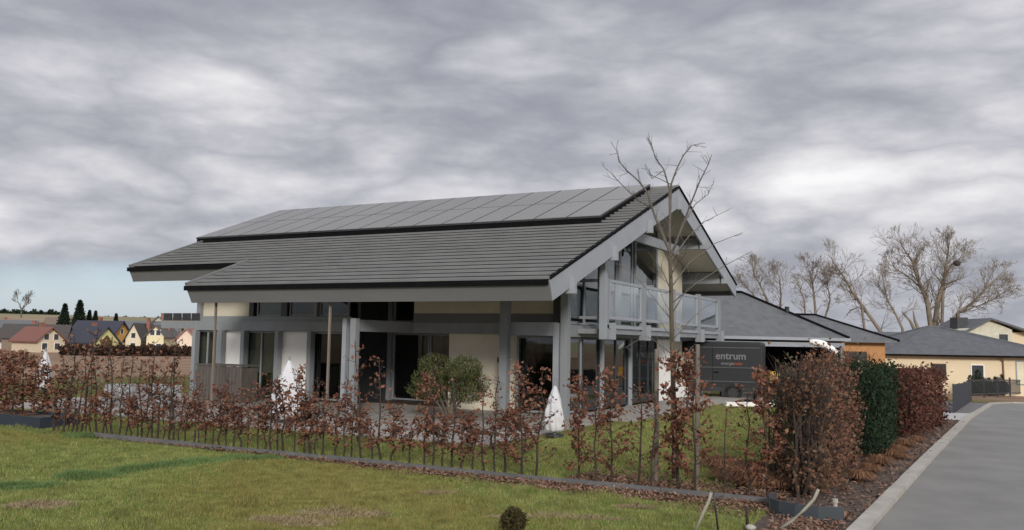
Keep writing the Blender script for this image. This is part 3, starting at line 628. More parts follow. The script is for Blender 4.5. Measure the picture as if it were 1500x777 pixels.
# cream two storey house behind
C0 = atD(1450, 500, 80.); N4 = empty('cream_house', (C0[0], C0[1], -1.2), YAW, 'cream house with a gable and one small dark window, rising behind the yellow bungalow', 'house')
zt = float(atD(1450, 466, 80.)[2])+1.2; ze = float(atD(1414, 484, 80.)[2])+1.2; w = 36*80/F_PX
MB().prism([(-w, 0, 0), (w*.92, 0, 0), (w*.92, 0, ze+.1), (0, 0, zt-.15), (-w, 0, ze)], (0, 7, 0)).build('wall', rgb('cream_grey_render', (.55, .53, .42)), N4)
MB().box(w*.92+.02, 5.5, .5, 7, 0, ze-.1).build('wall', M['yellow'], N4)
m2 = MB(); m2.prism([(-w-.4, -.4, ze-.25), (0, -.4, zt), (0, -.4, zt-.18), (-w-.4, -.4, ze-.43)][::-1], (0, 7.8, 0)); m2.prism([(5.9, -.4, ze-.7), (0.01, -.4, zt), (0.01, -.4, zt-.18), (5.9, -.4, ze-.88)], (0, 7.8, 0)); r4 = m2.build('roof', M['tiley'], N4)
window(N4, 20*80/F_PX, 0, ze-1.0, .62, .62, M['dark'], sill=False)
MB().box(-1.9, -.9, 2, 3.4, ze+.2, zt+.08).build('chimney', M['dark'], N4)
m2 = MB(); m2.hexa([(1.6, 2.0, zt-.25), (6.2, 2.0, zt-1.5), (6.2, 6.5, zt-1.5), (1.6, 6.5, zt-.25), (1.6, 2., zt-.19), (6.2, 2., zt-1.44), (6.2, 6.5, zt-1.44), (1.6, 6.5, zt-.19)]); m2.build('solar_panel', M['bluepv'], r4)
# low long roof between orange and yellow houses
L0 = atD(1335, 500, 74.); N5 = empty('low_roofed_house', (L0[0], L0[1], -1.2), YAW, 'long low house with a flat looking dark roof between the orange and yellow bungalows', 'house')
zr = float(atD(1335, 486, 74.)[2])+1.2
MB().box(-4.5, 3, 0, 6, 0, zr-1.3).build('wall', M['orange'], N5)
m2 = MB(); c, R = hip(m2, 7.5, 6, zr-1.3, zr, .5, 5.5, cx=-.7); m2.build('roof', M['tiley'], N5)
# ------------------------------------------------------------------ van
v0 = atD(1118, 590, 34.5); v1 = atD(1000, 590, 35.5)
angv = math.atan2(v0[1]-v1[1], v0[0]-v1[0]); gv = float(gz(v0[0], v0[1]))
V0 = empty('delivery_van', (v0[0], v0[1], gv), angv, 'black delivery van with small white lettering, parked under the carport edge', 'van')
# local: x negative runs to the front, y 0 is the side towards the camera
body = MB(); prof = [(0, .38), (0, 2.28), (-.08, 2.36), (-4.1, 2.36), (-4.45, 2.2), (-5.15, 1.35), (-5.85, 1.15), (-6.0, .95), (-6.0, .38)]
body.prism([(x, 0, z) for x, z in prof], (0, 1.95, 0))
bo = body.build('body', M['black'], V0); bm_ = bo.modifiers.new('bevel', 'BEVEL'); bm_.width = .06; bm_.segments = 3; bm_.limit_method = 'ANGLE'
tr = MB()
for z in (1.33, .78, 2.12): tr.box(-3.9, -.12, -.025, .003, z-.02, z+.02)
for z in (1.66,): tr.box(-3.9, -3.86, -.012, .003, .5, 2.2)
tr.build('side_trim', rgb('van_trim', (.075, .078, .085), rough=.4), bo)
for x in (-1.15, -4.75):
    w_ = MB(); ring = [(x, -.03, .34), (x, .22, .34)]; w_.tube(ring, .34, 24); o = w_.build('wheel', M['tyre'], V0)
    MB().tube([(x, -.045, .34), (x, -.02, .34)], .2, 16).build('rim', M['pvf'], o)
MB().box(-5.0, -4.45, -.012, .01, 1.38, 1.95).build('side_window', M['pane'], V0)
m2 = MB()
for x_ in (-1.95, -3.86): m2.box(x_, x_+.015, -.006, .003, .45, 2.2)
m2.box(-1.9, -1.7, -.03, .003, 1.12, 1.16); m2.box(-4.38, -4.2, -.03, .003, 1.12, 1.16); m2.build('door_seam', M['gutter'], bo)
MB().box(-4.0, -.1, -.03, .004, .38, .56).build('sill_trim', rgb('van_plastic', (.03, .03, .032), rough=.8), bo)
MB().box(-.14, -.02, -.02, .05, .95, 1.25).build('tail_light', rgb('red_lens', (.25, .02, .02), rough=.3), V0)
MB().box(-.0, .06, .05, 1.9, .32, .48).build('bumper', M['dark'], V0)
def text(body, size, m, parent, name, loc, rot, off_=.0, ext=.004, font=None):
    cu = bpy.data.curves.new(name, 'FONT'); cu.body = body; cu.size = size; cu.extrude = ext; cu.offset = off_; cu.align_x = 'LEFT'
    t = bpy.data.objects.new(name, cu); COL.objects.link(t); dg = bpy.context.evaluated_depsgraph_get(); me = bpy.data.meshes.new_from_object(t.evaluated_get(dg))
    bpy.data.objects.remove(t); o = bpy.data.objects.new(name, me); COL.objects.link(o); me.materials.append(m); o.parent = parent; o.location = loc; o.rotation_euler = rot; return o
sc_ = 34.7/F_PX
text('entrum', .40, rgb('white_lettering', (.17, .17, .18)), bo, 'lettering', (-68*sc_, -.012, 1.66), (PI/2, 0, 0), .006)
text('energie', .17, rgb('grey_lettering', (.16, .16, .17)), bo, 'lettering', (-60*sc_, -.012, 1.44), (PI/2, 0, 0), .003)
text('solar', .17, rgb('red_lettering', (.30, .06, .035)), bo, 'lettering', (-41*sc_, -.012, 1.44), (PI/2, 0, 0), .003)
# yellow crate, pale sack and white boards by the van
def ground_at(px, py, z=None):
    p = onz(px, py, 0.)
    for _ in range(6): p = onz(px, py, float(gz(p[0], p[1])))
    return p
p = atD(1128, 560, 35.); gp = float(gz(p[0], p[1]))
o = empty('storage_rack', (p[0], p[1], gp), YAW, 'low dark rack right of the black van', 'rack'); 
m2 = MB()
for a in (-.5, .5):
    for b in (0, .4): m2.box(a-.03, a+.03, b-.03, b+.03, 0, .75)
m2.build('frame', M['dark'], o); MB().box(-.53, .53, -.03, .43, .36, .40).build('shelf', M['dark'], o); MB().box(-.53, .53, -.03, .43, .751, .79).build('shelf', M['dark'], o)
m2 = MB(); m2.box(-.2, .2, -.15, .15, 0, .04)
for a, b, c_, d_ in ((-.2, .2, -.15, -.12), (-.2, .2, .12, .15), (-.2, -.17, -.12, .12), (.17, .2, -.12, .12)): m2.box(a, b, c_, d_, .04, .42)
o = m2.build('crate', rgb('yellow_plastic', (.55, .33, .03), rough=.4)); o.location = (p[0]+.1, p[1]+.22, gp+.795); o.rotation_euler.z = YAW; tag(o, 'yellow plastic crate on the dark rack beside the van', 'crate')
m2 = MB()
for i in range(8):
    pass
def blob(name, m, r, sc=(1, 1, 1), n=14, nz=9, noise=.12, parent=None):
    vs = []; fs = []
    for i in range(nz+1):
        t = PI*i/nz
        for k in range(n):
            a = 2*PI*k/n; rr = r*(1+noise*math.sin(3*a+i)*math.sin(2*t+k*.7))
            vs.append((rr*math.sin(t)*math.cos(a)*sc[0], rr*math.sin(t)*math.sin(a)*sc[1], -rr*math.cos(t)*sc[2]+r*sc[2]))
    for i in range(nz):
        for k in range(n): fs.append((i*n+k, i*n+(k+1) % n, (i+1)*n+(k+1) % n, (i+1)*n+k))
    mb = MB(); mb.add(vs, fs); return mb.build(name, m, parent, True)
p = ground_at(1117, 588); o = blob('sack', rgb('pale_sack', (.55, .42, .36)), .22, (1.4, .9, .75)); o.location = (float(p[0]), float(p[1])-.3, float(p[2])); o = tag(o, 'pale pinkish sack on the ground at the rear corner of the van', 'sack')
p = ground_at(1100, 596); m2 = MB()
for i in range(3): m2.box(-.95+.02*i, .95, -.16, .16, .045*i, .04+.045*i)
o = m2.build('board_stack', M['white']); o.location = (float(p[0]), float(p[1]), float(p[2])+.02); o.rotation_euler.z = YAW+.1; tag(o, 'low stack of white boards lying behind the garden lawn', 'boards')
# white sloping awning right of the carport bay
p = atD(1186, 501, 38.5); q2 = atD(1226, 517, 38.2)
m2 = MB(); pts = []
for i in range(7):
    t = i/6; c3 = p+(q2-p)*t; pts.append(c3+np.array([0, 0, .12*math.sin(t*PI)]))
m2.tube(pts, [.1, .13, .15, .16, .15, .13, .1], 10)
o = m2.build('rolled_tarpaulin', M['white'], None, True); tag(o, 'white rolled tarpaulin sloping down from the carport eave', 'tarpaulin')
m2 = MB(); m2.tube([(q2[0], q2[1], float(gz(q2[0], q2[1]))), (q2[0], q2[1], q2[2]-.08)], .03, 8); o = m2.build('prop', M['grey'], o)
# ------------------------------------------------------------------ plants
def stem_pts(base, top, wob, n=6):
    a, b = np.array(base, float), np.array(top, float); out = []
    for i in range(n+1):
        t = i/n; out.append(a+(b-a)*t+(rng.normal(size=3)*wob*(0 if i in (0,) else 1))*np.array([1, 1, .2]))
    return out
def whip(h, dens, spread, leafm='beech', low=.12, nside=16, name='beech_whip'):
    o = empty(name)
    m2 = MB(); tr = stem_pts((0, 0, -.02), (rng.normal()*.07*h, rng.normal()*.07*h, h), .022); m2.tube(tr, list(np.linspace(.022, .006, len(tr))), 5)
    P = []
    for i in range(nside):
        t = low+(1-low)*(i+rng.random())/nside; k = t*(len(tr)-1); j = min(int(k), len(tr)-2); b = tr[j]+(tr[j+1]-tr[j])*(k-j)
        a = rng.uniform(0, 2*PI); L_ = spread*(1.1-.6*t)*rng.uniform(.5, 1.1); e = b+np.array([math.cos(a)*L_, math.sin(a)*L_, L_*rng.uniform(.3, .9)])
        mid = (b+e)/2+np.array([0, 0, -.03]); m2.tube([b, mid, e], [.007, .005, .003], 3)
        for q_ in range(int(dens*rng.uniform(.3, 1.7))):
            s = rng.uniform(.25, 1.05); P.append(b+(e-b)*s+rng.normal(size=3)*.035)
    m2.build('stem', M['stem'], o)
    if P: leaves('foliage', P, .070, M[leafm], o, .62, jitter=.55)
    return keep(o)
protos = {'tall_dense': [whip(1.9, 19, .36, nside=34), whip(1.8, 21, .33, nside=30)],
          'tall_thin': [whip(1.9, 7, .36, nside=28), whip(1.75, 6, .40, nside=26), whip(2.0, 4, .36, nside=26)],
          'low_dense': [whip(1.15, 12, .36, low=.30, nside=24), whip(1.05, 14, .38, low=.28, nside=22), whip(1.3, 10, .40, low=.34, nside=26)],
          'bare': [whip(1.95, 3, .32, nside=32), whip(1.75, 4, .30, nside=30), whip(1.65, 2, .34, nside=30)]}
used = set()
desc = {'tall_dense': 'tall dense rust beech', 'tall_thin': 'tall sparse rust beech', 'low_dense': 'short rust leaved beech', 'bare': 'nearly leafless beech stem'}
# positions along the row by place in the photo: (x pixel, kind, scale)
row = [(85, 'bare', .85), (98, 'low_dense', .8), (111, 'bare', 1.), (125, 'low_dense', .75), (141, 'bare', .95), (157, 'tall_thin', .8), (173, 'bare', 1.), (191, 'low_dense', .8), (207, 'bare', .9), (222, 'bare', 1.05), (238, 'tall_thin', .75), (254, 'bare', .95), (271, 'low_dense', .8), (292, 'bare', .7), (311, 'low_dense', .75), (332, 'bare', .7), (352, 'low_dense', .8), (388, 'low_dense', .8), (407, 'bare', .8), (446, 'low_dense', .8), (463, 'bare', .75), (503, 'bare', .75), (545, 'low_dense', .8), (634, 'bare', .8), (663, 'bare', .85), (693, 'low_dense', .75), (726, 'bare', .75), (78, 'low_dense', 1.25), (92, 'bare', 1.2), (104, 'tall_thin', .8), (118, 'bare', 1.1), (133, 'tall_thin', .75), (150, 'low_dense', 1.0), (164, 'bare', 1.), (182, 'tall_thin', .85), (200, 'low_dense', .9), (214, 'tall_thin', .8), (230, 'low_dense', 1.1),
       (247, 'bare', 1.1), (262, 'tall_thin', .7), (284, 'low_dense', .95), (300, 'low_dense', .9), (322, 'low_dense', 1.05), (343, 'low_dense', .9), (362, 'tall_thin', .7), (378, 'low_dense', 1.0), (398, 'tall_thin', .82), (415, 'low_dense', 1.15), (432, 'tall_dense', .78), (455, 'low_dense', 1.05),
       (472, 'low_dense', .95), (492, 'low_dense', 1.0), (514, 'low_dense', .85), (530, 'bare', 1.0), (560, 'tall_thin', .88), (575, 'low_dense', .9), (601, 'low_dense', .85), (622, 'tall_dense', .82), (648, 'low_dense', .9), (677, 'low_dense', .85), (711, 'tall_thin', .75), (741, 'low_dense', 1.05),
       (765, 'tall_dense', .86), (786, 'tall_thin', .85), (847, 'tall_dense', .80), (873, 'tall_thin', .86), (897, 'tall_dense', .84), (934, 'tall_thin', .84), (953, 'bare', .8), (993, 'tall_dense', 1.05), (1018, 'tall_dense', .98), (1058, 'tall_thin', .62), (1094, 'tall_thin', .78), (1124, 'tall_dense', .95)]
row.sort(); n_ = len(row)
def ordinal(i):
    return '%d%s' % (i, 'th' if 10 <= i % 100 <= 20 else {1: 'st', 2: 'nd', 3: 'rd'}.get(i % 10, 'th'))
for i, (px, k, s) in enumerate(row):
    pl = protos[k]; pr = pl[i % len(pl)]
    p = ony(px, 650, -10.25+.1*math.sin(i*2.3)); x = float(p[0])
    o = pr if pr.name not in used else copy_tree(pr); used.add(pr.name)
    o.location = (x, -10.25+.1*math.sin(i*2.3), 0); o.rotation_euler.z = rng.uniform(0, 2*PI); o.scale = (s*rng.uniform(.95, 1.2),)*2+(s*(1.0 if k in ('tall_dense', 'tall_thin') else .86 if k == 'low_dense' else 1.05),)
    mark = ''
    for a, b, t in ((70, 160, 'before the brown field'), (160, 280, 'left of the house'), (280, 400, 'before the left glazing'), (400, 445, 'before the wide white cover'), (445, 590, 'before the dark recess'), (590, 735, 'before the olive bush'), (735, 790, 'before the thick grey post'), (790, 835, 'before the small white parasol'), (835, 960, 'before the gable glazing'), (960, 1035, 'at the street tree'), (1035, 1200, 'before the black van')):
        if a <= px < b: mark = t
    tag(o, '%s %s, %s plant from right end' % (desc[k], mark, ordinal(n_-i)), 'hedge plant', 'young beech plants in the front hedge row')
# second dense patch far left behind the raised bed
tps = protos['tall_dense']+protos['low_dense']
for i, (px, dy, s) in enumerate([(-14, 0, .82), (4, .5, .86), (18, -.1, .8), (33, .6, .88), (47, .1, .78), (62, .5, .72)]):
    o = copy_tree(tps[i % 2]); p = ony(px, 620, -9.6+dy); o.location = (float(p[0]), -9.6+dy, 0); o.rotation_euler.z = i*1.1; o.scale = (s*1.5, s*1.5, s)
    tag(o, 'bushy rust leaved beech behind the dark raised bed, %s from the left' % ordinal(i+1), 'hedge plant', 'beech bushes behind the raised bed')
# dry low plants scattered on the terrace side
for i, (px, py, s) in enumerate([(525, 640, .9), (590, 655, .8), (650, 648, .85), (690, 650, .9), (720, 648, .95), (770, 655, .9), (330, 625, .8), (382, 622, .9), (250, 620, .9)]):
    o = copy_tree(protos['low_dense'][i % 3]); p = onz(px, py+10); o.location = (float(p[0]), float(p[1]), 0.03); o.rotation_euler.z = i*.9; o.scale = (s*1.3, s*1.3, s*.55)
    tag(o, 'low rust leaved shrub on the terrace edge, %s of them from the right' % ordinal(1+sorted([525, 590, 650, 690, 720, 770, 330, 382, 250], reverse=True).index([525, 590, 650, 690, 720, 770, 330, 382, 250][i])), 'shrub', 'low rust coloured shrubs at the terrace edge')
# thick hedges along the road
def box_hedge(name, x0, x1, y0, y1, h, n, size, m, label, rough=.1, slant=None, stems=12, topn=.08, up=0.):
    o = empty(name, ((x0+x1)/2, (y0+y1)/2, 0), 0, label, 'hedge'); w, d = (x1-x0)/2, (y1-y0)/2
    P = rng.uniform(-1, 1, (int(n*1.6), 3)); ed = np.max(np.abs(P), axis=1); P = P[rng.random(len(P)) < (.18+.82*ed**5)][:n]
    hh = h*(1+topn*np.sin(P[:, 1]*d*3.1+P[:, 0]*2)+topn*.6*np.sin(P[:, 1]*d*7.3))
    z = (P[:, 2]*.5+.5)*hh; bul = 1+rough*np.sin(z*4.2+P[:, 1]*d*2.9)+rough*.7*np.sin(P[:, 1]*d*6+z*2.2)
    Q = np.stack([P[:, 0]*w*bul, P[:, 1]*d*(1+rough*.4*np.sin(z*5)), z], 1)+rng.normal(size=(len(P), 3))*size*.8
    Q = Q[Q[:, 2] > .04]
    if rough > .12:
        g_ = np.sin(Q[:, 0]*7+1.3*np.sin(Q[:, 2]*5))+np.sin(Q[:, 1]*5.5+1.1*np.sin(Q[:, 2]*3.7+1))+np.sin(Q[:, 2]*6.1+Q[:, 1]*2.3)
        Q = Q[rng.random(len(Q)) < np.clip(.75+.35*g_, .12, 1)]
    m2 = MB()
    for i in range(stems):
        b = np.array([rng.uniform(-.4, .4)*w, rng.uniform(-.95, .95)*d, 0]); e = b+np.array([rng.normal()*.12, rng.normal()*.12, h*rng.uniform(.85, 1.1)]); pp = stem_pts(b, e, .03, 5); m2.tube(pp, list(np.linspace(.025, .006, 6)), 5)
        for k in range(7):
            t = rng.uniform(.15, .95); s_ = b+(e-b)*t; a = rng.uniform(0, 2*PI); m2.tube([s_, s_+np.array([math.cos(a)*w*.9, math.sin(a)*.3, .3])], [.009, .003], 3)
    m2.build('stem', M['stem'], o); leaves('foliage', Q, size, M[m], o, .6, up); return o
box_hedge('hornbeam_hedge', 7.85, 8.5, -9.9, -8.6, 1.8, 3600, .062, 'hornbeam', 'ragged tall brown hedge clump nearest the road corner', .3, topn=.14, stems=30)
box_hedge('mixed_hedge', 7.8, 8.45, -8.4, -5.2, 1.76, 11000, .062, 'roadbeech', 'tall reddish brown beech hedge between the ragged clump and the dark green conifers', .24, stems=46, topn=.12)
o = box_hedge('olive_shrub', 7.3, 7.8, -8.8, -7.2, 1.65, 2000, .06, 'olive', 'loose olive brown shrub at the garden side of the beech hedge', .3, stems=18, topn=.12)
box_hedge('conifer_hedge', 7.7, 8.72, -4.7, -.6, 1.66, 20000, .07, 'thuja', 'dark green clipped conifer hedge between the brown and the red hedges', .06, stems=8, topn=.05, up=1.)
cop = box_hedge('copper_beech_hedge', 8.1, 9.35, .2, 5.6, 1.5, 14000, .09, 'copper', 'clipped copper red beech hedge beside the driveway', .07, stems=20, topn=.035)
cop.rotation_euler.z = -.07
box_hedge('bare_shrub', 7.1, 7.9, 1.0, 4.0, 1.85, 1500, .06, 'hornbeam', 'thin twiggy shrub rising behind the conifer and copper hedges', .3, stems=45, topn=.15)
# dry grass clumps by the kerb
def tussock(n, h, r, m, name='grass_clump'):
    a = rng.uniform(0, 2*PI, n); q_ = rng.uniform(0, 1, n)**.5; P0 = np.stack([np.cos(a)*q_*r*.35, np.sin(a)*q_*r*.35, np.zeros(n)], 1)
    hh = h*rng.uniform(.5, 1, n); T1 = P0+np.stack([np.cos(a)*q_*r*.6, np.sin(a)*q_*r*.6, hh], 1); T2 = P0+np.stack([np.cos(a)*q_*r*1.15, np.sin(a)*q_*r*1.15, hh*.55], 1)
    s = np.stack([-np.sin(a), np.cos(a), 0*a], 1)*.0045
    V = np.stack([P0-s, P0+s, T1+s, T1-s, T1-s, T1+s, T2+s*.3, T2-s*.3], 1).reshape(-1, 3); return fastmesh(name, V, np.arange(8*n).reshape(-1, 4), M[m])
t0 = tussock(650, .22, .25, 'drygrass')
tp = [(1268, 700), (1283, 688), (1298, 677), (1312, 666), (1324, 658), (1336, 650), (1352, 643), (1330, 668)]
for i, (px, py) in enumerate(tp):
    o = t0 if i == 0 else t0.copy()
    if i: COL.objects.link(o)
    p = onz(px-8, py+6); o.location = (float(p[0]), float(p[1]), .01); s = .8*[1, .9, 1.1, 1.05, .9, 1., .85, .7][i]; o.scale = (s, s, s); o.rotation_euler.z = i
    tag(o, 'dry orange grass clump in the bed by the kerb, %s from the camera' % ordinal(i+1), 'grass clump', 'dry orange grass clumps along the kerb')
# dry perennials at the right end of the garden
for i, (px, py, s, k) in enumerate([(1062, 706, 1., 'drygrass'), (1088, 712, 1.2, 'drygrass'), (1112, 718, 1.1, 'drygrass'), (1135, 722, 1., 'drygrass'), (1050, 690, 1.1, 'drygrass'), (1100, 700, 1.2, 'drygrass')]):
    o = t0.copy(); COL.objects.link(o); p = onz(px, py); o.location = (float(p[0]), float(p[1])+.25, 0); o.scale = (s*1.2, s*1.2, s*.9); o.rotation_euler.z = i*1.7
    tag(o, 'faded orange tussock behind the grey edging, %s of six from the right' % ordinal([4, 3, 2, 1, 6, 5][i] if i != 4 else 6), 'grass clump', 'faded tussocks inside the garden edging')
# olive green pine bush in front of the cream wall
pb = onz(655, 626); o = empty('pine_bush', (float(pb[0])+.1, -3.0, 0.03), 0, 'broad olive green bush on bare stems before the cream wall', 'bush')
m2 = MB(); P = []
for i in range(13):
    a = rng.uniform(0, 2*PI); r_ = rng.uniform(.2, .9); z_ = rng.uniform(.55, 1.55); c3 = np.array([math.cos(a)*r_*1.15, math.sin(a)*r_*.9, z_]); m2.tube([(rng.normal()*.05, rng.normal()*.05, 0), (c3[0]*.4, c3[1]*.4, z_*.5), tuple(c3)], [.035, .025, .012], 5)
    q_ = rand_unit(900)*np.array([.55, .5, .33])*rng.uniform(.4, 1., (900, 1))**.4; P.append(q_+c3)
    if rng.random() < .5: q_ = rand_unit(300)*np.array([.3, .3, .2]); P.append(q_+c3+[0, 0, .25])
m2.build('stem', M['bark'], o); leaves('foliage', np.concatenate(P), .11, M['pine'], o, .16, .7)
o.location.x = float(ony(658, 600, -3.0)[0]); o.scale = (.9, .9, .93)
# small brown conifer ball close to the camera
pb = onz(752, 790); o = empty('dwarf_conifer', (float(pb[0]), float(pb[1]), float(gz(pb[0], pb[1]))), 0, 'small brownish dwarf conifer standing in the front lawn at the bottom edge', 'conifer'); o.scale = (.95, .95, .8)
q_ = rand_unit(2600)*np.array([.13, .12, .165])*rng.uniform(.3, 1.12, (2600, 1))**.4*(1+.12*np.sin(np.arange(2600)))[:, None]+[0, 0, .20]
leaves('foliage', q_, .045, leafmat('brown_conifer', [(.05, .04, .018), (.09, .07, .03), (.07, .07, .028), (.12, .085, .04)]), o, .35, .8); MB().tube([(0, 0, -.05), (0, 0, .3)], .02, 6).build('trunk', M['stem'], o)
# ------------------------------------------------------------------ trees
def grow(mb, p, d, L_, r, depth, ang_=.5, shrink=.75, n=3, up=.12, sides=6, wob=.12, minr=.004, kids=(2, 3), tips=None, rs=.68):
    pts = [p]; rads = [r]; q_ = np.array(p, float); dd_ = d/np.linalg.norm(d)
    for i in range(n):
        dd_ = dd_+rng.normal(size=3)*wob+np.array([0, 0, up*.4]); dd_ /= np.linalg.norm(dd_); q_ = q_+dd_*L_/n; pts.append(q_.copy()); rads.append(max(minr, r*(1-(1-rs)*(i+1)/n)))
    mb.tube(pts, rads, sides if depth > 3 else (4 if depth > 1 else 3), False)
    if depth <= 0: return
    k = rng.integers(kids[0], kids[1]+1)
    for i in range(k):
        a = rng.normal(size=3); a -= a@dd_*dd_; a /= np.linalg.norm(a)
        t = ang_*rng.uniform(.5, 1.25) if i else ang_*rng.uniform(.1, .6); nd = dd_*math.cos(t)+a*math.sin(t)
        st = pts[-1] if i < 2 else pts[rng.integers(1, len(pts))]
        grow(mb, st, nd, L_*shrink*rng.uniform(.75, 1.15), max(minr, rads[-1]*(.92 if i == 0 else .72)), depth-1, ang_, shrink, n, up, sides, wob, minr, kids, tips, rs)
# street tree in front of the gable: limbs laid out one by one
TD = 13.35
def tpt(px, py, dz=0.): return atD(px, py, TD+dz)
tb = onz(989, 706); st = empty('street_tree', (float(tb[0]), float(tb[1]), 0), 0, 'slender bare young tree with a spreading top in front of the gable', 'tree')
inv = np.array([float(tb[0]), float(tb[1]), 0])
TD = float((tb-CAM)@CF)
tr = MB(); trunk = [tb-inv+np.array([0, 0, -.03])]+[tpt(a, b)-inv for a, b in ((988, 640), (986, 560), (984, 480), (983, 420), (981, 370))]
tr.tube(trunk, [.055, .042, .037, .034, .030, .026], 10); tr.build('trunk', M['barkg'], st, True)
limbs = [[(981, 370), (960, 320), (948, 282), (935, 265), (918, 250), (906, 236), (904, 222)], [(981, 370), (968, 335), (955, 306), (933, 292), (912, 272), (889, 248)], [(981, 370), (981, 320), (980, 275), (972, 248), (960, 232), (955, 214), (948, 203)],
         [(981, 330), (983, 270), (991, 248), (1001, 228), (1014, 213), (1033, 210)], [(983, 375), (1000, 330), (1012, 298), (1025, 266), (1037, 242), (1043, 226)], [(1000, 330), (1018, 300), (1037, 285), (1046, 266)], [(984, 380), (1010, 345), (1032, 325), (1062, 310)],
         [(984, 420), (1010, 385), (1047, 357), (1088, 341)], [(984, 445), (1020, 415), (1064, 388), (1102, 368)], [(984, 470), (960, 440), (940, 415), (918, 395), (900, 384)], [(984, 500), (1010, 470), (1030, 452), (1052, 440)], [(985, 520), (960, 500), (945, 492), (915, 510)],
         [(972, 250), (955, 262), (945, 240)], [(982, 270), (966, 262), (950, 256), (944, 243)], [(984, 430), (972, 400), (950, 370)], [(984, 400), (1004, 372), (1012, 340)], [(985, 540), (1000, 520), (1015, 515)], [(984, 460), (1002, 430), (1024, 400)]]
cr = MB()
for i, lb in enumerate(limbs):
    dz = rng.uniform(-.9, .9); n = len(lb); pts = [tpt(a, b, dz*j/(n-1))-inv for j, (a, b) in enumerate(lb)]
    r0 = .020 if i < 5 else .011 if i < 9 else .008
    cr.tube(pts, list(np.linspace(r0, .0035, n)), 5)
    for j in range(1, n):
        for k in range(3 if i < 7 else 1):
            t = rng.random(); b = pts[j-1]+(pts[j]-pts[j-1])*t; d_ = pts[j]-pts[j-1]; d_ /= np.linalg.norm(d_); d_ = d_+rng.normal(size=3)*.6; grow(cr, b, d_, rng.uniform(.06, .15), .005, 1, .5, .8, 2, .2, 3, .1, .0026, (1, 2))
for k in range(14):
    t = rng.uniform(.35, 1); b = trunk[1]+(trunk[-1]-trunk[1])*t; a = rng.uniform(0, 2*PI); grow(cr, b, np.array([math.cos(a), math.sin(a), .6]), .25, .006, 1, .5, .8, 2, .2, 3, .1, .003, (1, 2))
cr.build('crown', M['greybark'], st)
# stakes of the tree and small stakes
for i, (px, py, pt, dm, lab) in enumerate([(961, 710, 512, 0, 'weathered wooden stake left of the street tree trunk'), (1021, 700, 505, .3, 'weathered wooden stake right of the street tree trunk')]):
    b = onz(px, py); D = float((b-CAM)@CF); t = atD(px+1, pt, D); m2 = MB(); m2.tube([(0, 0, -.02), tuple(t-b)], [.038, .034], 10); o = m2.build('tree_stake', M['stake']); o.location = [float(v) for v in b]; tag(o, lab, 'stake', 'stakes beside the street tree')
# big background trees
def bigtree(px, py0, D, name, label, trunks, mname, group='bare trees behind the bungalows'):
    b = atD(px, py0, D); g_ = -1.2; loc = np.array([b[0], b[1], g_]); o = empty(name, loc, 0, label, 'tree', group); a = MB(); c_ = MB()
    for (pts_px, r0, depth, L_, dz) in trunks:
        n = len(pts_px); pts = [atD(x_, y_, D+dz*j/(n-1))-loc for j, (x_, y_) in enumerate(pts_px)]
        a.tube([np.array([pts[0][0]*.5, pts[0][1]*.5, 0])]+pts, [r0*1.25]+list(np.linspace(r0, r0*.30, n)), 8, False)
        for j in range(1, n):
            d_ = pts[j]-pts[j-1]; sl = np.linalg.norm(d_); d_ /= sl
            rr = r0*(1-.7*j/(n-1))
            for k in range(9 if j > 1 else 3):
                t = rng.random(); bb = pts[j-1]+(pts[j]-pts[j-1])*t; s_ = rng.normal(size=3); s_ -= s_@d_*d_; s_ /= np.linalg.norm(s_)
                grow(c_, bb, d_*.75+s_*.75, .50*L_*rng.uniform(.6, 1.2), max(.03, rr*.4), depth-1, .62, .80, 3, .12, 4, .16, .0095, (2, 3), rs=.6)
        d_ = pts[-1]-pts[-2]; grow(c_, pts[-1], d_, L_*.40, max(.04, r0*.3), depth, .55, .80, 3, .12, 4, .16, .0095, (2, 4), rs=.6)
    a.build('trunk', M['barkw'], o, True); c_.build('crown', M['barkw'], o); return o
big = bigtree(1366, 480, 95, 'bare_tree', 'largest bare tree, several upright limbs with a dark nest, behind the bungalow roofs', [([(1364, 482), (1358, 440), (1345, 411), (1338, 385), (1328, 371)], .28, 5, 2.3, 1), ([(1369, 482), (1374, 440), (1382, 415), (1386, 390), (1388, 374)], .30, 5, 2.3, -1), ([(1362, 460), (1350, 423), (1330, 405), (1312, 394)], .16, 5, 1.9, 2), ([(1382, 415), (1392, 390), (1405, 380)], .15, 5, 1.8, 1.5)], 'barkw')
nest = blob('bird_nest', rgb('twig_nest', (.035, .028, .022)), .38, (1, 1, .8), noise=.2); pn = atD(1402, 390, 95); nest.location = [float(v) for v in pn]; tag(nest, 'dark round bird nest high in the largest bare tree', 'nest')
bigtree(1392, 480, 92, 'bare_tree', 'bare tree leaning right with pale reddish limbs beside the largest tree', [([(1386, 482), (1404, 458), (1425, 444), (1444, 423), (1460, 408)], .21, 5, 2.1, 2), ([(1404, 458), (1440, 446), (1465, 433)], .12, 5, 1.6, -2)], 'barkw')
bigtree(1325, 480, 90, 'bare_tree', 'thin bare tree with short cut stubs left of the largest tree', [([(1322, 482), (1312, 460), (1300, 440), (1296, 422)], .13, 5, 1.7, 1), ([(1340, 484), (1333, 470), (1322, 458)], .2, 0, .4, 1), ([(1346, 484), (1340, 470), (1338, 457)], .2, 0, .4, 1)], 'barkw')
bigtree(1286, 480, 88, 'bare_tree', 'bare tree leaning left with a long diagonal trunk', [([(1290, 486), (1266, 452), (1248, 427), (1236, 406), (1224, 390)], .19, 5, 1.9, 1), ([(1262, 448), (1246, 455), (1240, 462)], .12, 1, .5, 0)], 'barkw')
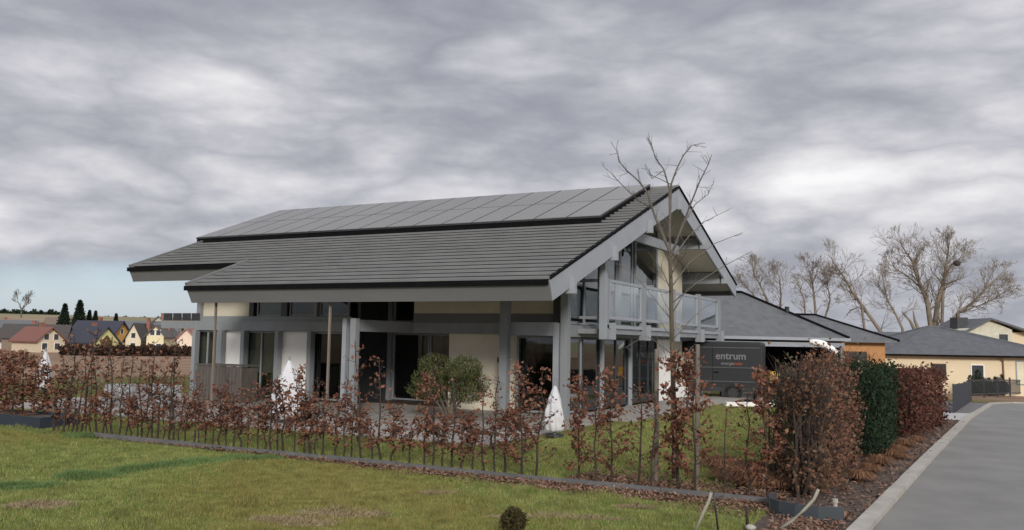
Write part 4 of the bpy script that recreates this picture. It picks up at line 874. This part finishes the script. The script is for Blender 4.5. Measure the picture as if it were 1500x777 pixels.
bigtree(1195, 470, 92, 'bare_tree', 'upright bare tree behind the right end of the carport ridge', [([(1196, 475), (1193, 440), (1190, 415), (1186, 398)], .15, 5, 1.8, 1), ([(1206, 475), (1216, 440), (1212, 416)], .11, 5, 1.5, -1), ([(1180, 470), (1178, 440), (1172, 423)], .1, 4, 1.5, -1)], 'barkw')
bigtree(1130, 455, 98, 'bare_tree', 'bare tree nearest the gable, behind the highest part of the carport roof', [([(1132, 465), (1122, 436), (1112, 415), (1105, 403)], .16, 5, 1.9, 1), ([(1142, 465), (1144, 432), (1142, 411)], .14, 5, 1.9, -1), ([(1120, 455), (1100, 427), (1088, 415)], .11, 5, 1.6, -1)], 'barkw')
# far left tree and conifers
def fartree():
    b = atD(31, 462, 330); loc = np.array([b[0], b[1], b[2]-1]); o = empty('bare_tree', loc, 0, 'lone bare round crowned tree on the left horizon', 'tree'); a = MB(); c_ = MB(); a.tube([(0, 0, 0), (0, 0, 3.5)], [.3, .22], 8); a.build('trunk', M['bark'], o)
    for k in range(5):
        t = 2*PI*k/5; grow(c_, np.array([0, 0, 2.5+.2*k]), np.array([math.cos(t)*.8, math.sin(t)*.8, .9]), 2.3, .16, 5, .5, .74, 3, .15, 4, .12, .04, (2, 3))
    c_.build('crown', M['bark'], o)
fartree()
def fir(px, ptop, pbase, D, label, wpx):
    b = atD(px, pbase, D); t = atD(px, ptop, D); h = float(t[2]-b[2]); R_ = wpx/2*D/F_PX
    o = empty('spruce_tree', b, 0, label, 'tree', 'dark spruces in the village'); MB().tube([(0, 0, 0), (0, 0, h*.95)], [.2, .03], 6).build('trunk', M['bark'], o)
    n = 5000; z = rng.uniform(0, 1, n)**.75; a = rng.uniform(0, 2*PI, n); tier = .72+.28*((z*9) % 1); r_ = R_*(1-z)*(1.02-.0*z)*tier*rng.uniform(.35, 1.05, n)*(1+.12*np.sin(a*5))+.04
    leaves('crown', np.stack([np.cos(a)*r_, np.sin(a)*r_, h*(1-(1-z))*.98+.2-.25*r_], 1), h*.085, M['conifer'], o, .4)
fir(93, 447, 485, 230, 'left and smaller of the two big dark spruces behind the village roofs', 26); fir(115, 442, 485, 230, 'right and taller of the two big dark spruces behind the village roofs', 30)
fir(130, 456, 480, 235, 'small dark spruce just right of the taller one', 13); fir(139, 457, 480, 238, 'small round topped dark spruce right of the pair', 13); fir(169, 461, 484, 240, 'tiny dark spruce above the yellow house roof', 12)
# woods line on the horizon
def woods(name, pxa, pxb, py, D, h, label_kind, n):
    x_ = rng.uniform(pxa, pxb, n); P = np.array([atD(a, py, D+rng.uniform(-15, 15)) for a in x_]); zz = gz(P[:, 0], P[:, 1]); P[:, 2] = zz+rng.uniform(0, 1, n)*h*(.6+.4*np.sin(x_*.35)*np.sin(x_*.11))
    o = leaves(name, P, 4.5, M['conifer'] if label_kind else M['olive'], None, .8); tag(o, kind='stuff', label='dark line of far off woods on the horizon', cat='woods')
woods('far_woods', -60, 85, 462, 1500, 9, 1, 2600); woods('far_woods', 60, 300, 462, 1750, 4, 1, 2200)
# ------------------------------------------------------------------ village
def vhouse(px, D, ridge_py, eave_py, w_px, length, rot, wall, roof, label, name='village_house', wins=2, chim=True, gable_col=None, wood=None):
    """gable towards local -y; w_px gable width in pixels"""
    b = atD(px, 500, D); g_ = -1.9; w = w_px*D/F_PX/2
    zr_ = float(atD(px, ridge_py, D)[2])-g_; ze_ = float(atD(px, eave_py, D)[2])-g_
    o = empty(name, (b[0], b[1], g_), YAW+math.atan((px-750)/F_PX)*-1+rot, label, 'house', 'village houses beyond the field')
    MB().prism([(-w, 0, 0), (w, 0, 0), (w, 0, ze_), (0, 0, zr_-.1), (-w, 0, ze_)], (0, length, 0)).build('wall', rgb(*wall), o)
    s = (zr_-ze_)/w; ov = .5; m2 = MB()
    for sg in (-1, 1):
        Pq = [(sg*(w+ov), -.5, ze_-s*ov), (sg*.001, -.5, zr_), (sg*.001, -.5, zr_+.28), (sg*(w+ov), -.5, ze_-s*ov+.28)]
        m2.prism(Pq if sg > 0 else Pq[::-1], (0, length+1, 0))
    r_ = m2.build('roof', rgb(*roof), o)
    if chim: m2 = MB(); m2.box(w*.25, w*.25+.7, length*.55, length*.55+.7, zr_-1.5, zr_+.9); m2.box(w*.25-.06, w*.25+.76, length*.55-.06, length*.55+.76, zr_+.9, zr_+1.0); m2.build('chimney', rgb('brick_chimney', (.25, .10, .07)), r_)
    for i in range(wins):
        x_ = (i-(wins-1)/2)*w*.7; window(o, x_, -.0, ze_+.1 if zr_-ze_ > 2 else ze_-1.5, .9, 1.1, M['white'], sill=False)
        window(o, x_*1.3, -.0, .9, 1.0, 1.2, M['white'], sill=False)
    if wood: m2 = MB(); m2.prism([(-w*.45, -.1, 0), (w*.45, -.1, 0), (w*.45, -.1, ze_+.0), (0, -.1, zr_-1.5), (-w*.45, -.1, ze_)], (0, .08, 0)); m2.build('gable_cladding', rgb(*wood), o)
    return o
RT = ('red_brown_tiles', (.19, .08, .06)); DT = ('dark_brown_tiles', (.06, .05, .045)); BT = ('blue_black_tiles', (.035, .038, .055)); GT = ('grey_tiles_far', (.12, .125, .13)); RD = ('bright_red_tiles', (.36, .06, .045))  # village roof and wall colours muted a little in place of distance haze
vhouse(75, 165, 481, 499, 41, 9, .5, ('village_cream', (.60, .50, .36)), RT, 'cream village house with a red brown roof and two gable windows', wins=2)
vhouse(22, 190, 483, 496, 17, 10, .35, ('village_white', (.78, .77, .76)), DT, 'white gabled village house at the left with a dark roof', wins=1)
vhouse(-8, 240, 464, 480, 40, 16, 1.5, ('village_white', (.78, .77, .76)), RD, 'village house with a bright red roof at the far left', wins=1)
vhouse(100, 185, 478, 494, 30, 12, 1.35, ('village_brown', (.20, .15, .11)), DT, 'village house with a broad dark brown roof beside the cream one', wins=0)
vhouse(156, 180, 480, 501, 40, 10, .6, ('village_yellow_green', (.58, .56, .26)), BT, 'yellow green A shaped village house with a blue black roof', wins=0, wood=('brown_cladding', (.09, .055, .02)))
vhouse(178, 205, 472, 490, 36, 12, .9, ('village_orange', (.62, .34, .09)), BT, 'orange village house with a dark roof and pale skylights', wins=1)
vhouse(195, 195, 475, 496, 22, 12, -.35, ('village_cream_pale', (.70, .62, .45)), DT, 'narrow pale cream gable with brown roof left of the tree stub', wins=1)
vhouse(227, 190, 478, 492, 24, 14, -.25, ('village_pale_yellow', (.74, .66, .42)), ('brown_grey_tiles', (.10, .085, .075)), 'pale yellow gabled village house with two windows', wins=2)
vhouse(230, 215, 464, 480, 30, 10, .0, ('village_grey_cream', (.50, .46, .36)), GT, 'grey roofed village gable rising behind the pale yellow one', wins=0)
vhouse(262, 215, 473, 492, 40, 14, 1.25, ('village_grey_cream', (.50, .46, .36)), GT, 'long grey roofed village house nearest the timber house', wins=1)
vhouse(272, 180, 483, 497, 26, 8, -.1, ('village_pink_cream', (.76, .62, .50)), ('rosy_tiles', (.30, .15, .13)), 'pinkish cream village house with clipped gable beside the timber house', wins=0)
vhouse(145, 260, 468, 480, 60, 14, 1.45, ('village_brown', (.20, .15, .11)), ('tan_brown_tiles', (.17, .12, .085)), 'long tan roofed village house behind the yellow green one', wins=0, chim=False)
vhouse(52, 255, 471, 484, 44, 14, 1.5, ('village_brown', (.20, .15, .11)), GT, 'grey roofed village house behind the cream one', wins=0)
# dark hedge before the village
def line_hedge(name, pxa, pxb, D, z0, h, n, m, label, size=.6):
    x_ = rng.uniform(pxa, pxb, n); P = np.array([atD(a, 512, D+rng.uniform(-1, 1)) for a in x_]); base = gz(P[:, 0], P[:, 1]); P[:, 2] = base+rng.uniform(0, 1, n)**.8*h*(1+.15*np.sin(x_*.4)); o = leaves(name, P, size, M[m], None, .7); tag(o, label, 'hedge'); return o
line_hedge('boundary_hedge', 88, 290, 145, 0, 1.5, 4500, 'darkhedge', 'dark brown boundary hedge between the brown field and the village', .5)
# ------------------------------------------------------------------ things in the garden
def parasol(px, pbase, ptop, wpx, y, label, name='parasol'):
    b = ony(px, pbase, y); b[2] = .03; D = float((b-CAM)@CF); t = atD(px, ptop, D); h = float(t[2]); w = wpx*D/F_PX/2
    o = empty(name, (b[0], b[1], .03), 0, label, 'parasol'); n = 40; vs = []; fs = []; prof = [(0., .85), (.06, .95), (.2, 1.), (.38, .93), (.55, .78), (.7, .58), (.85, .32), (.95, .13), (1, .05)]
    prof = [(z_, float(np.interp(z_, [q[0] for q in prof], [q[1] for q in prof]))) for z_ in np.linspace(0, 1, 26)]
    for zf, r_ in prof:
        for k in range(n): a = 2*PI*k/n; rr = w*r_*(1+.17*math.cos(a*5+zf*2.2)+.07*math.sin(a*3+zf*7)+.03*math.sin(zf*31+a*2)); vs.append((rr*math.cos(a), rr*math.sin(a), .12+(h-.15)*zf))
    for i in range(len(prof)-1):
        for k in range(n): fs.append((i*n+k, i*n+(k+1) % n, (i+1)*n+(k+1) % n, (i+1)*n+k))
    fs.append(tuple(range(n))[::-1]); fs.append(tuple(range((len(prof)-1)*n, len(prof)*n)))
    m2 = MB(); m2.add(vs, fs); m2.build('cover', M['cloth'], o, True); MB().tube([(0, 0, 0), (0, 0, h+.05)], .03, 8).build('pole', M['grey'], o); MB().tube([(0, 0, 0), (0, 0, .05)], .2, 16).build('base', M['dark'], o)
    return o
parasol(812, 642, 562, 26, -4.8, 'small white furled parasol standing before the thick corner post')
parasol(420, 628, 527, 44, -6.0, 'wide white wrapped parasol before the left white wall panel')
parasol(63, 583, 513, 20, -2.5, 'narrow white furled parasol at the far left beyond the hedge')
# grey board cabinet at the left of the terrace
xa, xb = float(ony(287, 575, -2.2)[0]), float(ony(353, 575, -2.2)[0]); o = empty('outdoor_cabinet', (xa, -2.2, .035), 0, 'weathered grey brown board cabinet on the terrace before the left glazing', 'cabinet')
m2 = MB(); k = 0; x_ = 0; ww = xb-xa
while x_ < ww-.02: m2.box(x_+.006, min(x_+.14, ww)-.006, 0, .03, .05, 1.12+.004*(k % 3)); x_ += .14; k += 1
m2.box(.02, ww-.02, .035, .7, .0, 1.08); m2.build('body', M['wood'], o); MB().box(-.03, ww+.03, -.03, .74, 1.13, 1.17).build('top', M['wood'], o)
# pale rock wall left of the house
def rockwall():
    a, b = ground_at(160, 598), ground_at(272, 600); P = []; mb = MB()
    L_ = np.linalg.norm((b-a)[:2]); n = int(L_/.28)
    for r_ in range(3):
        for i in range(n):
            c3 = a+(b-a)*((i+.5*(r_ % 2))/n); s = rng.uniform(.12, .17); q_ = rand_unit(8)
            base = len(mb.v); ic = [(1, 1, 1), (1, 1, -1), (1, -1, 1), (1, -1, -1), (-1, 1, 1), (-1, 1, -1), (-1, -1, 1), (-1, -1, -1)]
            V = [np.array([c3[0], c3[1], .13+.22*r_])+np.array(k)*s*rng.uniform(.65, 1., 3) for k in ic]
            mb.add(V, [(0, 2, 3, 1), (4, 5, 7, 6), (0, 1, 5, 4), (2, 6, 7, 3), (0, 4, 6, 2), (1, 3, 7, 5)])
    o = mb.build('stone_wall', M['stone']); tag(o, 'low wall of pale grey stones left of the house', 'wall')
rockwall()
# timber rail fence far left garden
m2 = MB(); a, b = ground_at(88, 562), ground_at(150, 560)
o = empty('rail_fence', (float(a[0]), float(a[1]), float(a[2])), 0, 'low pale rail on short posts beyond the left garden', 'fence'); d_ = b-a
for t in np.linspace(0, 1, 5): q_ = d_*t; MB().box(q_[0]-.05, q_[0]+.05, q_[1]-.05, q_[1]+.05, q_[2]-.02, q_[2]+.55).build('post', M['stake'], o)
MB().bar(np.array([0, 0, .5]), d_+np.array([0, 0, .5]), .04, .12).build('rail', M['rope'], o)
# grey plastic edging
m2 = MB(); x_ = -5.6
while x_ < 7.95:
    e = min(x_+1.5, 7.95); m2.box(x_+.004, e-.004, -10.54+.01*math.sin(x_), -10.47+.01*math.sin(x_), -.02, .085+.006*math.sin(x_*3)); x_ += 1.5
o = m2.build('lawn_edging', M['edging']); tag(o, 'long straight grey edging strip between the front lawn and the hedge row', 'edging')
m2 = MB(); arc = [(7.98, -10.62), (7.96, -10.85), (8.02, -11.08), (8.16, -11.24), (8.36, -11.33), (8.62, -11.34), (8.9, -11.28)]
for (a, b) in zip(arc[:-1], arc[1:]): m2.bar((a[0], a[1], .09), (b[0]+(b[0]-a[0])*.06, b[1]+(b[1]-a[1])*.06, .09), .035, .2)
o = m2.build('curved_edging', rgb('dark_blue_grey_plastic', (.045, .055, .065), rough=.5)); tag(o, 'dark curved plastic edging at the corner of the bed by the kerb', 'edging')
# raised bed at the left
xb_ = float(onz(62, 628)[0]); o = empty('raised_bed', (xb_, -10.1, 0), 0, 'dark blue grey raised bed at the left edge of the lawn', 'raised bed')
m2 = MB(); m2.box(-6, 0, -.04, 0, 0, .24); m2.box(-6, 0, .9, .94, 0, .24); m2.box(-.04, 0, 0, .9, 0, .24); m2.box(-6, -5.96, 0, .9, 0, .24); m2.build('frame', rgb('dark_blue_boards', (.022, .03, .045)), o); MB().box(-5.96, -.04, 0, .9, 0, .19).build('soil', M['bed'], o)
# hoses and stakes
def pole_pts(pts, D=None):
    return [atD(a, b, D) for a, b in pts]
def bent(name, pts_px, pb, r_, m, label, cat):
    b = onz(*pb, 0.03); D = float((b-CAM)@CF); P = [b]+[atD(a, c3, D) for a, c3 in pts_px]; m2 = MB(); m2.tube([p_-b for p_ in P], r_, 8); o = m2.build(name, M[m], None, True); o.location = [float(v) for v in b]; tag(o, label, cat); return o
bent('pale_cane', [(1030, 752), (1038, 735), (1042, 722)], (1017, 782), [.018, .018, .017, .017], 'rope', 'pale bent cane beside the thin black stake in the lawn', 'cane')
bent('black_stake', [(1048, 745), (1045, 718)], (1052, 778), [.012, .011, .009], 'dark', 'thin black metal stake at the lawn edge', 'stake')
bent('hose', [(1160, 762), (1178, 748), (1192, 732), (1199, 717)], (1143, 776), [.022, .022, .02, .018, .018], 'rope', 'pale curved hose end rising over the dark curved edging', 'hose')
bent('short_stake', [(1094, 755), (1094, 742)], (1095, 772), [.018, .017, .015], 'stem', 'short dark stub of a stake at the leafy lawn edge', 'stake')
b = onz(1223, 762); o = empty('marker_post', (float(b[0]), float(b[1])+.05, 0), 0, 'short pale concrete marker post beside the kerb', 'post'); MB().tube([(0, 0, -.02), (0, 0, .2)], .026, 12).build('shaft', M['kerb'], o); MB().tube([(0, 0, .2), (0, 0, .245)], [.036, .034], 12).build('cap', M['kerb'], o)
b = onz(1100, 779); o = blob('stone', M['kerb'], .05, (1.2, 1, .7)); o.location = (float(b[0]), float(b[1]), 0.01); tag(o, 'small pale stone on the leaf litter near the bottom edge', 'stone')
# ------------------------------------------------------------------ fences at the road end
fa, fb = ground_at(1397, 606), ground_at(1423, 588)
o = empty('panel_fence', (float(fa[0]), float(fa[1]), float(fa[2])), 0, 'solid dark blue grey panel fence right of the copper hedge', 'fence'); d_ = fb-fa
m2 = MB()
for i in range(4):
    a = d_*(i/4); b = d_*((i+1)/4); m2.bar(a+[0, 0, .5], b+[0, 0, .5], .04, .95)
m2.build('panel', rgb('dark_blue_fence', (.018, .022, .032)), o)
for t in np.linspace(0, 1, 5): q_ = d_*t; MB().box(q_[0]-.022, q_[0]+.022, q_[1]-.03, q_[1]+.03, q_[2], q_[2]+1.0).build('post', M['dark'], o)
fa, fb = ground_at(1420, 583), ground_at(1512, 579)
o = empty('bar_fence', (float(fa[0]), float(fa[1]), float(fa[2])), 0, 'dark metal bar fence before the yellow bungalow', 'fence'); d_ = fb-fa
L_ = float(np.linalg.norm(d_)); m2 = MB(); nb = int(L_/.13)
for z_ in (.2, 1.0): m2.bar(np.array([0, 0, z_]), d_+np.array([0, 0, z_]), .04, .045)
for i in range(nb): q_ = d_*(i/nb); m2.box(q_[0]-.009, q_[0]+.009, q_[1]-.009, q_[1]+.009, q_[2]+.1, q_[2]+1.08)
m2.build('bar_panel', M['dark'], o)
for t in np.linspace(0, 1, 6): q_ = d_*t; MB().box(q_[0]-.05, q_[0]+.05, q_[1]-.05, q_[1]+.05, q_[2]-.03, q_[2]+1.2).build('post', M['dark'], o)
for i, (px, s) in enumerate([(1430, .9), (1441, 1.15), (1457, .8), (1467, .85), (1476, .95)]):
    p = ground_at(px, 580); p = p+np.array([-.3, .7, 0]); o = empty('fence_shrub', p, 0, 'dark green shrub behind the bar fence, %s from the left' % ordinal(i+1), 'shrub', 'dark shrubs behind the bar fence')
    q_ = rand_unit(1500)*np.array([.55, .45, .5])*s*rng.uniform(.3, 1, (1500, 1))**.4+[0, 0, .5*s]; q_ = np.concatenate([q_, rand_unit(300)*np.array([.15, .15, .5])*s+[0, 0, .9*s]]); leaves('foliage', q_, .12, M['thuja'], o, .5); MB().tube([(0, 0, -.03), (0, 0, .7*s)], .03, 5).build('stem', M['stem'], o)
# ------------------------------------------------------------------ grass and litter
def scatter_px(n, box_px, ok):
    """points on the ground inside an area given by its corners"""
    (x0, x1, y0, y1) = box_px; X_ = rng.uniform(x0, x1, n); Y_ = rng.uniform(y0, y1, n); k = ok(X_, Y_); return X_[k], Y_[k]
def infrust(X_, Y_, m_=1.06):
    dx, dy = X_-CAM[0], Y_-CAM[1]; a = dx*CX[0]+dy*CX[1]; w_ = dx*CF[0]+dy*CF[1]; return (w_ > 6) & (np.abs(a/w_) < .62*m_)
X_, Y_ = scatter_px(900000, (-17, 8.0, -19, -10.75), infrust)
# keep density even on screen: farther turf needs fewer blades
d_ = np.hypot(X_-CAM[0], Y_-CAM[1]); k = rng.random(len(X_)) < np.clip((11/d_)**1.2, 0, 1)*.95
bare = np.zeros(len(X_), bool)
for px, py, r1, r2 in ((500, 757, .55, .3), (815, 760, .8, .12), (60, 755, .4, .3), (430, 770, .5, .25)):
    q_ = onz(px, py); bare |= (((X_-q_[0])*.884+(Y_-q_[1])*.468)**2/r1**2+((X_-q_[0])*-.468+(Y_-q_[1])*.884)**2/r2**2) < (.8+.3*pnoise(X_, Y_, 8))
k &= ~(bare & (rng.random(len(X_)) < .85))
X_, Y_ = X_[k], Y_[k]; P = np.stack([X_, Y_, gz(X_, Y_)], 1)
sel = pnoise(X_, Y_, .7)+.6*rng.normal(size=len(X_)) > .8
o = blades('grass', P[~sel], .02, .055, .010, M['blade'], .8); tag(o, 'short mown green and yellow grass of the front lawn', 'grass', kind='stuff')
o = blades('grass', P[sel], .02, .06, .010, leafmat('yellow_grass', [(.22, .205, .065), (.30, .25, .09), (.18, .20, .06)], trans=.2, ns=4., lo=.65, hi=1.4), .9); tag(o, 'yellower short grass patches of the front lawn', 'grass', kind='stuff')
Pd = []
for px, py, r1, r2 in ((500, 757, .55, .3), (815, 762, .8, .12), (60, 755, .4, .3), (430, 770, .5, .25), (640, 725, .25, .08), (930, 748, .25, .08)):
    q_ = onz(px, py); n = 1500; a = rng.uniform(0, 2*PI, n); rr = rng.uniform(0, 1.1, n)**.6; u_ = np.cos(a)*rr*r1; v_ = np.sin(a)*rr*r2; Pd.append(np.stack([q_[0]+u_*.884-v_*.468, q_[1]+u_*.468+v_*.884, 0*a], 1))
Pd = np.concatenate(Pd); Pd[:, 2] = gz(Pd[:, 0], Pd[:, 1])+.01
o = blades('dry_grass', Pd, .01, .045, .014, leafmat('straw', [(.30, .22, .13), (.42, .34, .22), (.22, .15, .09)]), 2.5); tag(o, 'straw coloured worn patches in the front lawn', 'grass', kind='stuff')
# strips of taller grass
Pl = []
for pl in ([(-10, 722), (30, 720), (62, 722)], [(92, 706), (140, 702), (190, 692), (270, 684)], [(280, 682), (340, 676), (400, 674)], [(100, 640), (135, 641)]):
    for a, b in zip(pl[:-1], pl[1:]):
        n = 2600; t = rng.random((n, 1)); A_, B_ = onz(*a), onz(*b); q_ = A_+(B_-A_)*t+rng.normal(size=(n, 3))*[.09, .09, 0]+np.stack([0*t[:, 0], .1*np.sin(t[:, 0]*9), 0*t[:, 0]], 1); q_[:, 2] = gz(q_[:, 0], q_[:, 1]); Pl.append(q_)
o = blades('tall_grass', np.concatenate(Pl),   .04, .10, .012, M['tuft'], 1.0); tag(o, 'strips of longer deep green grass across the front lawn', 'grass', kind='stuff')
X_, Y_ = scatter_px(420000, (-13, 7.2, -10.35, 8), infrust); k = ~((X_ < 2.2) & (Y_ > -7.2)); d_ = np.hypot(X_-CAM[0], Y_-CAM[1]); k &= rng.random(len(X_)) < np.clip((12/d_)**1.6, 0, 1)
X_, Y_ = X_[k], Y_[k]; o = blades('garden_grass', np.stack([X_, Y_, gz(X_, Y_)], 1), .03, .07, .013, M['blade'], .7); tag(o, 'yellow green grass of the garden behind the hedge row', 'grass', kind='stuff')
# leaf litter
def litter(name, X_, Y_, m, label, size=.05):
    P = np.stack([X_, Y_, gz(X_, Y_)+.02+rng.random(len(X_))*.03], 1); n = len(P); a = rng.uniform(0, 2*PI, n); s = size*rng.uniform(.6, 1.3, n)[:, None]
    d1 = np.stack([np.cos(a), np.sin(a), rng.normal(size=n)*.35], 1); d2 = np.stack([-np.sin(a), np.cos(a), rng.normal(size=n)*.35], 1)
    V = np.stack([P, P+d1*s*.5+d2*s*.3, P+d1*s, P+d1*s*.5-d2*s*.3], 1).reshape(-1, 3); o = fastmesh(name, V, np.arange(4*n).reshape(-1, 4), m); tag(o, label, 'leaves', kind='stuff')
n = 10000; x_ = 8.2-np.abs(rng.normal(size=n))*5.; w_ = .12+.75*np.clip((x_+1)/9, 0, 1); y_ = -10.6-np.abs(rng.normal(size=n))*w_*.5; litter('fallen_leaves', x_, y_, M['litter'], 'brown fallen leaves along the lawn side of the grey edging')
n = 9000; t = rng.random(n); y_ = -11.2+t*17.5; x_ = 7.3+rng.random(n)*(1.75+.055*(y_+11)); litter('bed_leaves', x_, y_, M['litter'], 'brown leaf litter in the bed between the hedges and the kerb')
n = 7000; x_ = rng.uniform(4.8, 8, n); y_ = -10.35+np.abs(rng.normal(size=n))*.55; litter('garden_leaves', x_, y_, M['litter'], 'orange brown leaves on the ground at the right end of the garden', .055)
n = 3500; x_ = 8.2+rng.random(n)*.75; y_ = rng.uniform(-14, -10.6, n); litter('corner_leaves', x_, y_, M['litter'], 'brown leaf litter around the dark curved edging')
# ------------------------------------------------------------------ sky and light
SUN_EL, SUN_AZ = math.radians(21), math.radians(146)   # azimuth from +y towards +x
W = bpy.data.worlds.new('World'); S.world = W; W.use_nodes = True; nt = W.node_tree; N = nt.nodes; L = nt.links; bg = N['Background']
sky = N.new('ShaderNodeTexSky'); sky.sky_type = 'NISHITA'; sky.sun_disc = False; sky.sun_elevation = SUN_EL; sky.sun_rotation = SUN_AZ
tc = N.new('ShaderNodeTexCoord'); sp = N.new('ShaderNodeSeparateXYZ'); L.new(tc.outputs['Generated'], sp.inputs[0])
def mth(op, a, b=None, c=None):
    n = N.new('ShaderNodeMath'); n.operation = op
    for i, v in enumerate((a, b, c)):
        if v is None: continue
        if isinstance(v, (int, float)): n.inputs[i].default_value = v
        else: L.new(v, n.inputs[i])
    return n.outputs[0]
zc = mth('ADD', mth('MAXIMUM', sp.outputs['Z'], 0.), .55)
px_ = mth('DIVIDE', sp.outputs['X'], zc); py_ = mth('DIVIDE', sp.outputs['Y'], zc)
cb = N.new('ShaderNodeCombineXYZ'); L.new(px_, cb.inputs[0]); L.new(py_, cb.inputs[1]); L.new(mth('MULTIPLY', sp.outputs['Z'], 2.6), cb.inputs[2])
def wn(scale, det, rough, loc=(0, 0, 0), rot=0, st=(1, 1, 1), dist=0.):
    mp = N.new('ShaderNodeMapping'); mp.inputs['Location'].default_value = loc; mp.inputs['Rotation'].default_value = (0, 0, rot); mp.inputs['Scale'].default_value = st; L.new(cb.outputs[0], mp.inputs['Vector'])
    n = N.new('ShaderNodeTexNoise'); n.inputs['Scale'].default_value = scale; n.inputs['Detail'].default_value = det; n.inputs['Roughness'].default_value = rough; n.inputs['Distortion'].default_value = dist; L.new(mp.outputs['Vector'], n.inputs['Vector']); return n.outputs['Fac']
big_ = wn(1.15, 3, .5, (5.1, 2.9, .4), -.45, (1, 1, 1), .1); med = wn(3.3, 10, .55, (1.1, 7.3, 0), -.45, (1, 1, 1), .15)
# billows: folded noise gives the puffy rims of stratocumulus
bil = mth('MULTIPLY', mth('ABSOLUTE', mth('SUBTRACT', wn(4.2, 7, .5, (4.2, 9.1, 0), -.3, (1, 1, 1.2), .1), .5)), 2.2)
low_ = mth('MULTIPLY', mth('SUBTRACT', .32, mth('MINIMUM', sp.outputs['Z'], .32)), .12)
cl = mth('ADD', mth('ADD', mth('MULTIPLY', big_, .60), mth('MULTIPLY', med, .40)), mth('ADD', low_, mth('MULTIPLY', mth('SUBTRACT', bil, .22), .28)))
cl = mth('SUBTRACT', cl, mth('MULTIPLY', mth('MULTIPLY', mth('MAXIMUM', mth('SUBTRACT', sp.outputs['Z'], .12), 0.), mth('MAXIMUM', mth('MULTIPLY', sp.outputs['X'], -1.), 0.)), .45))
cr_ = N.new('ShaderNodeValToRGB'); L.new(cl, cr_.inputs['Fac']); e = cr_.color_ramp.elements
K = 10.
stops = [(.34, (.225, .235, .272)), (.42, (.285, .295, .335)), (.475, (.36, .366, .404)), (.53, (.455, .456, .486)), (.585, (.56, .555, .575)), (.68, (.72, .715, .725))]
while len(e) < len(stops): e.new(.5)
for i, (p_, c3) in enumerate(stops): e[i].position = p_; e[i].color = (*c3, 1)
sc2 = N.new('ShaderNodeVectorMath'); sc2.operation = 'SCALE'; sc2.inputs['Scale'].default_value = K; L.new(cr_.outputs['Color'], sc2.inputs[0])
# clear strip low in the west
el = sp.outputs['Z']
azw = mth('MULTIPLY_ADD', sp.outputs['X'], -.97, mth('MULTIPLY', sp.outputs['Y'], .25)) # large towards the west-south-west
low = N.new('ShaderNodeMapRange'); low.interpolation_type = 'SMOOTHSTEP'; low.inputs['From Min'].default_value = .090; low.inputs['From Max'].default_value = .03; L.new(mth('ADD', el, mth('MULTIPLY', mth('SUBTRACT', med, .5), .12)), low.inputs['Value'])
west = N.new('ShaderNodeMapRange'); west.interpolation_type = 'SMOOTHSTEP'; west.inputs['From Min'].default_value = .78; west.inputs['From Max'].default_value = .93; L.new(azw, west.inputs['Value'])
clear = mth('MULTIPLY', low.outputs['Result'], west.outputs['Result'])
blue = N.new('ShaderNodeMix'); blue.data_type = 'RGBA'; blue.inputs[0].default_value = .65; L.new(sky.outputs['Color'], blue.inputs[6]); blue.inputs[7].default_value = (.33*K, .41*K, .55*K, 1)
mx = N.new('ShaderNodeMix'); mx.data_type = 'RGBA'; L.new(clear, mx.inputs[0]); L.new(sc2.outputs[0], mx.inputs[6]); L.new(blue.outputs[2], mx.inputs[7])
zb_ = N.new('ShaderNodeMapRange'); zb_.interpolation_type = 'SMOOTHSTEP'; zb_.inputs['From Min'].default_value = .36; zb_.inputs['From Max'].default_value = .95; zb_.inputs['To Min'].default_value = 1.; zb_.inputs['To Max'].default_value = 2.3; L.new(el, zb_.inputs['Value'])
sc3 = N.new('ShaderNodeVectorMath'); sc3.operation = 'SCALE'; L.new(mx.outputs[2], sc3.inputs[0]); L.new(zb_.outputs['Result'], sc3.inputs['Scale'])
L.new(sc3.outputs[0], bg.inputs['Color']); bg.inputs['Strength'].default_value = .1
sd = bpy.data.lights.new('sun', 'SUN'); sd.energy = 1.8; sd.angle = math.radians(12); sd.color = (1, .95, .88); so = bpy.data.objects.new('sun', sd); COL.objects.link(so)
dirv = Vector((math.sin(SUN_AZ)*math.cos(SUN_EL), math.cos(SUN_AZ)*math.cos(SUN_EL), math.sin(SUN_EL))); so.rotation_euler = dirv.to_track_quat('Z', 'Y').to_euler(); so.location = (20, -20, 30)
S.view_settings.view_transform = 'Standard'; S.view_settings.look = 'None'; S.view_settings.exposure = .42; S.view_settings.gamma = 1; S.view_settings.use_curve_mapping = False
S.render.engine = 'CYCLES'; S.cycles.use_denoising = True; S.cycles.max_bounces = 8; S.cycles.transparent_max_bounces = 12
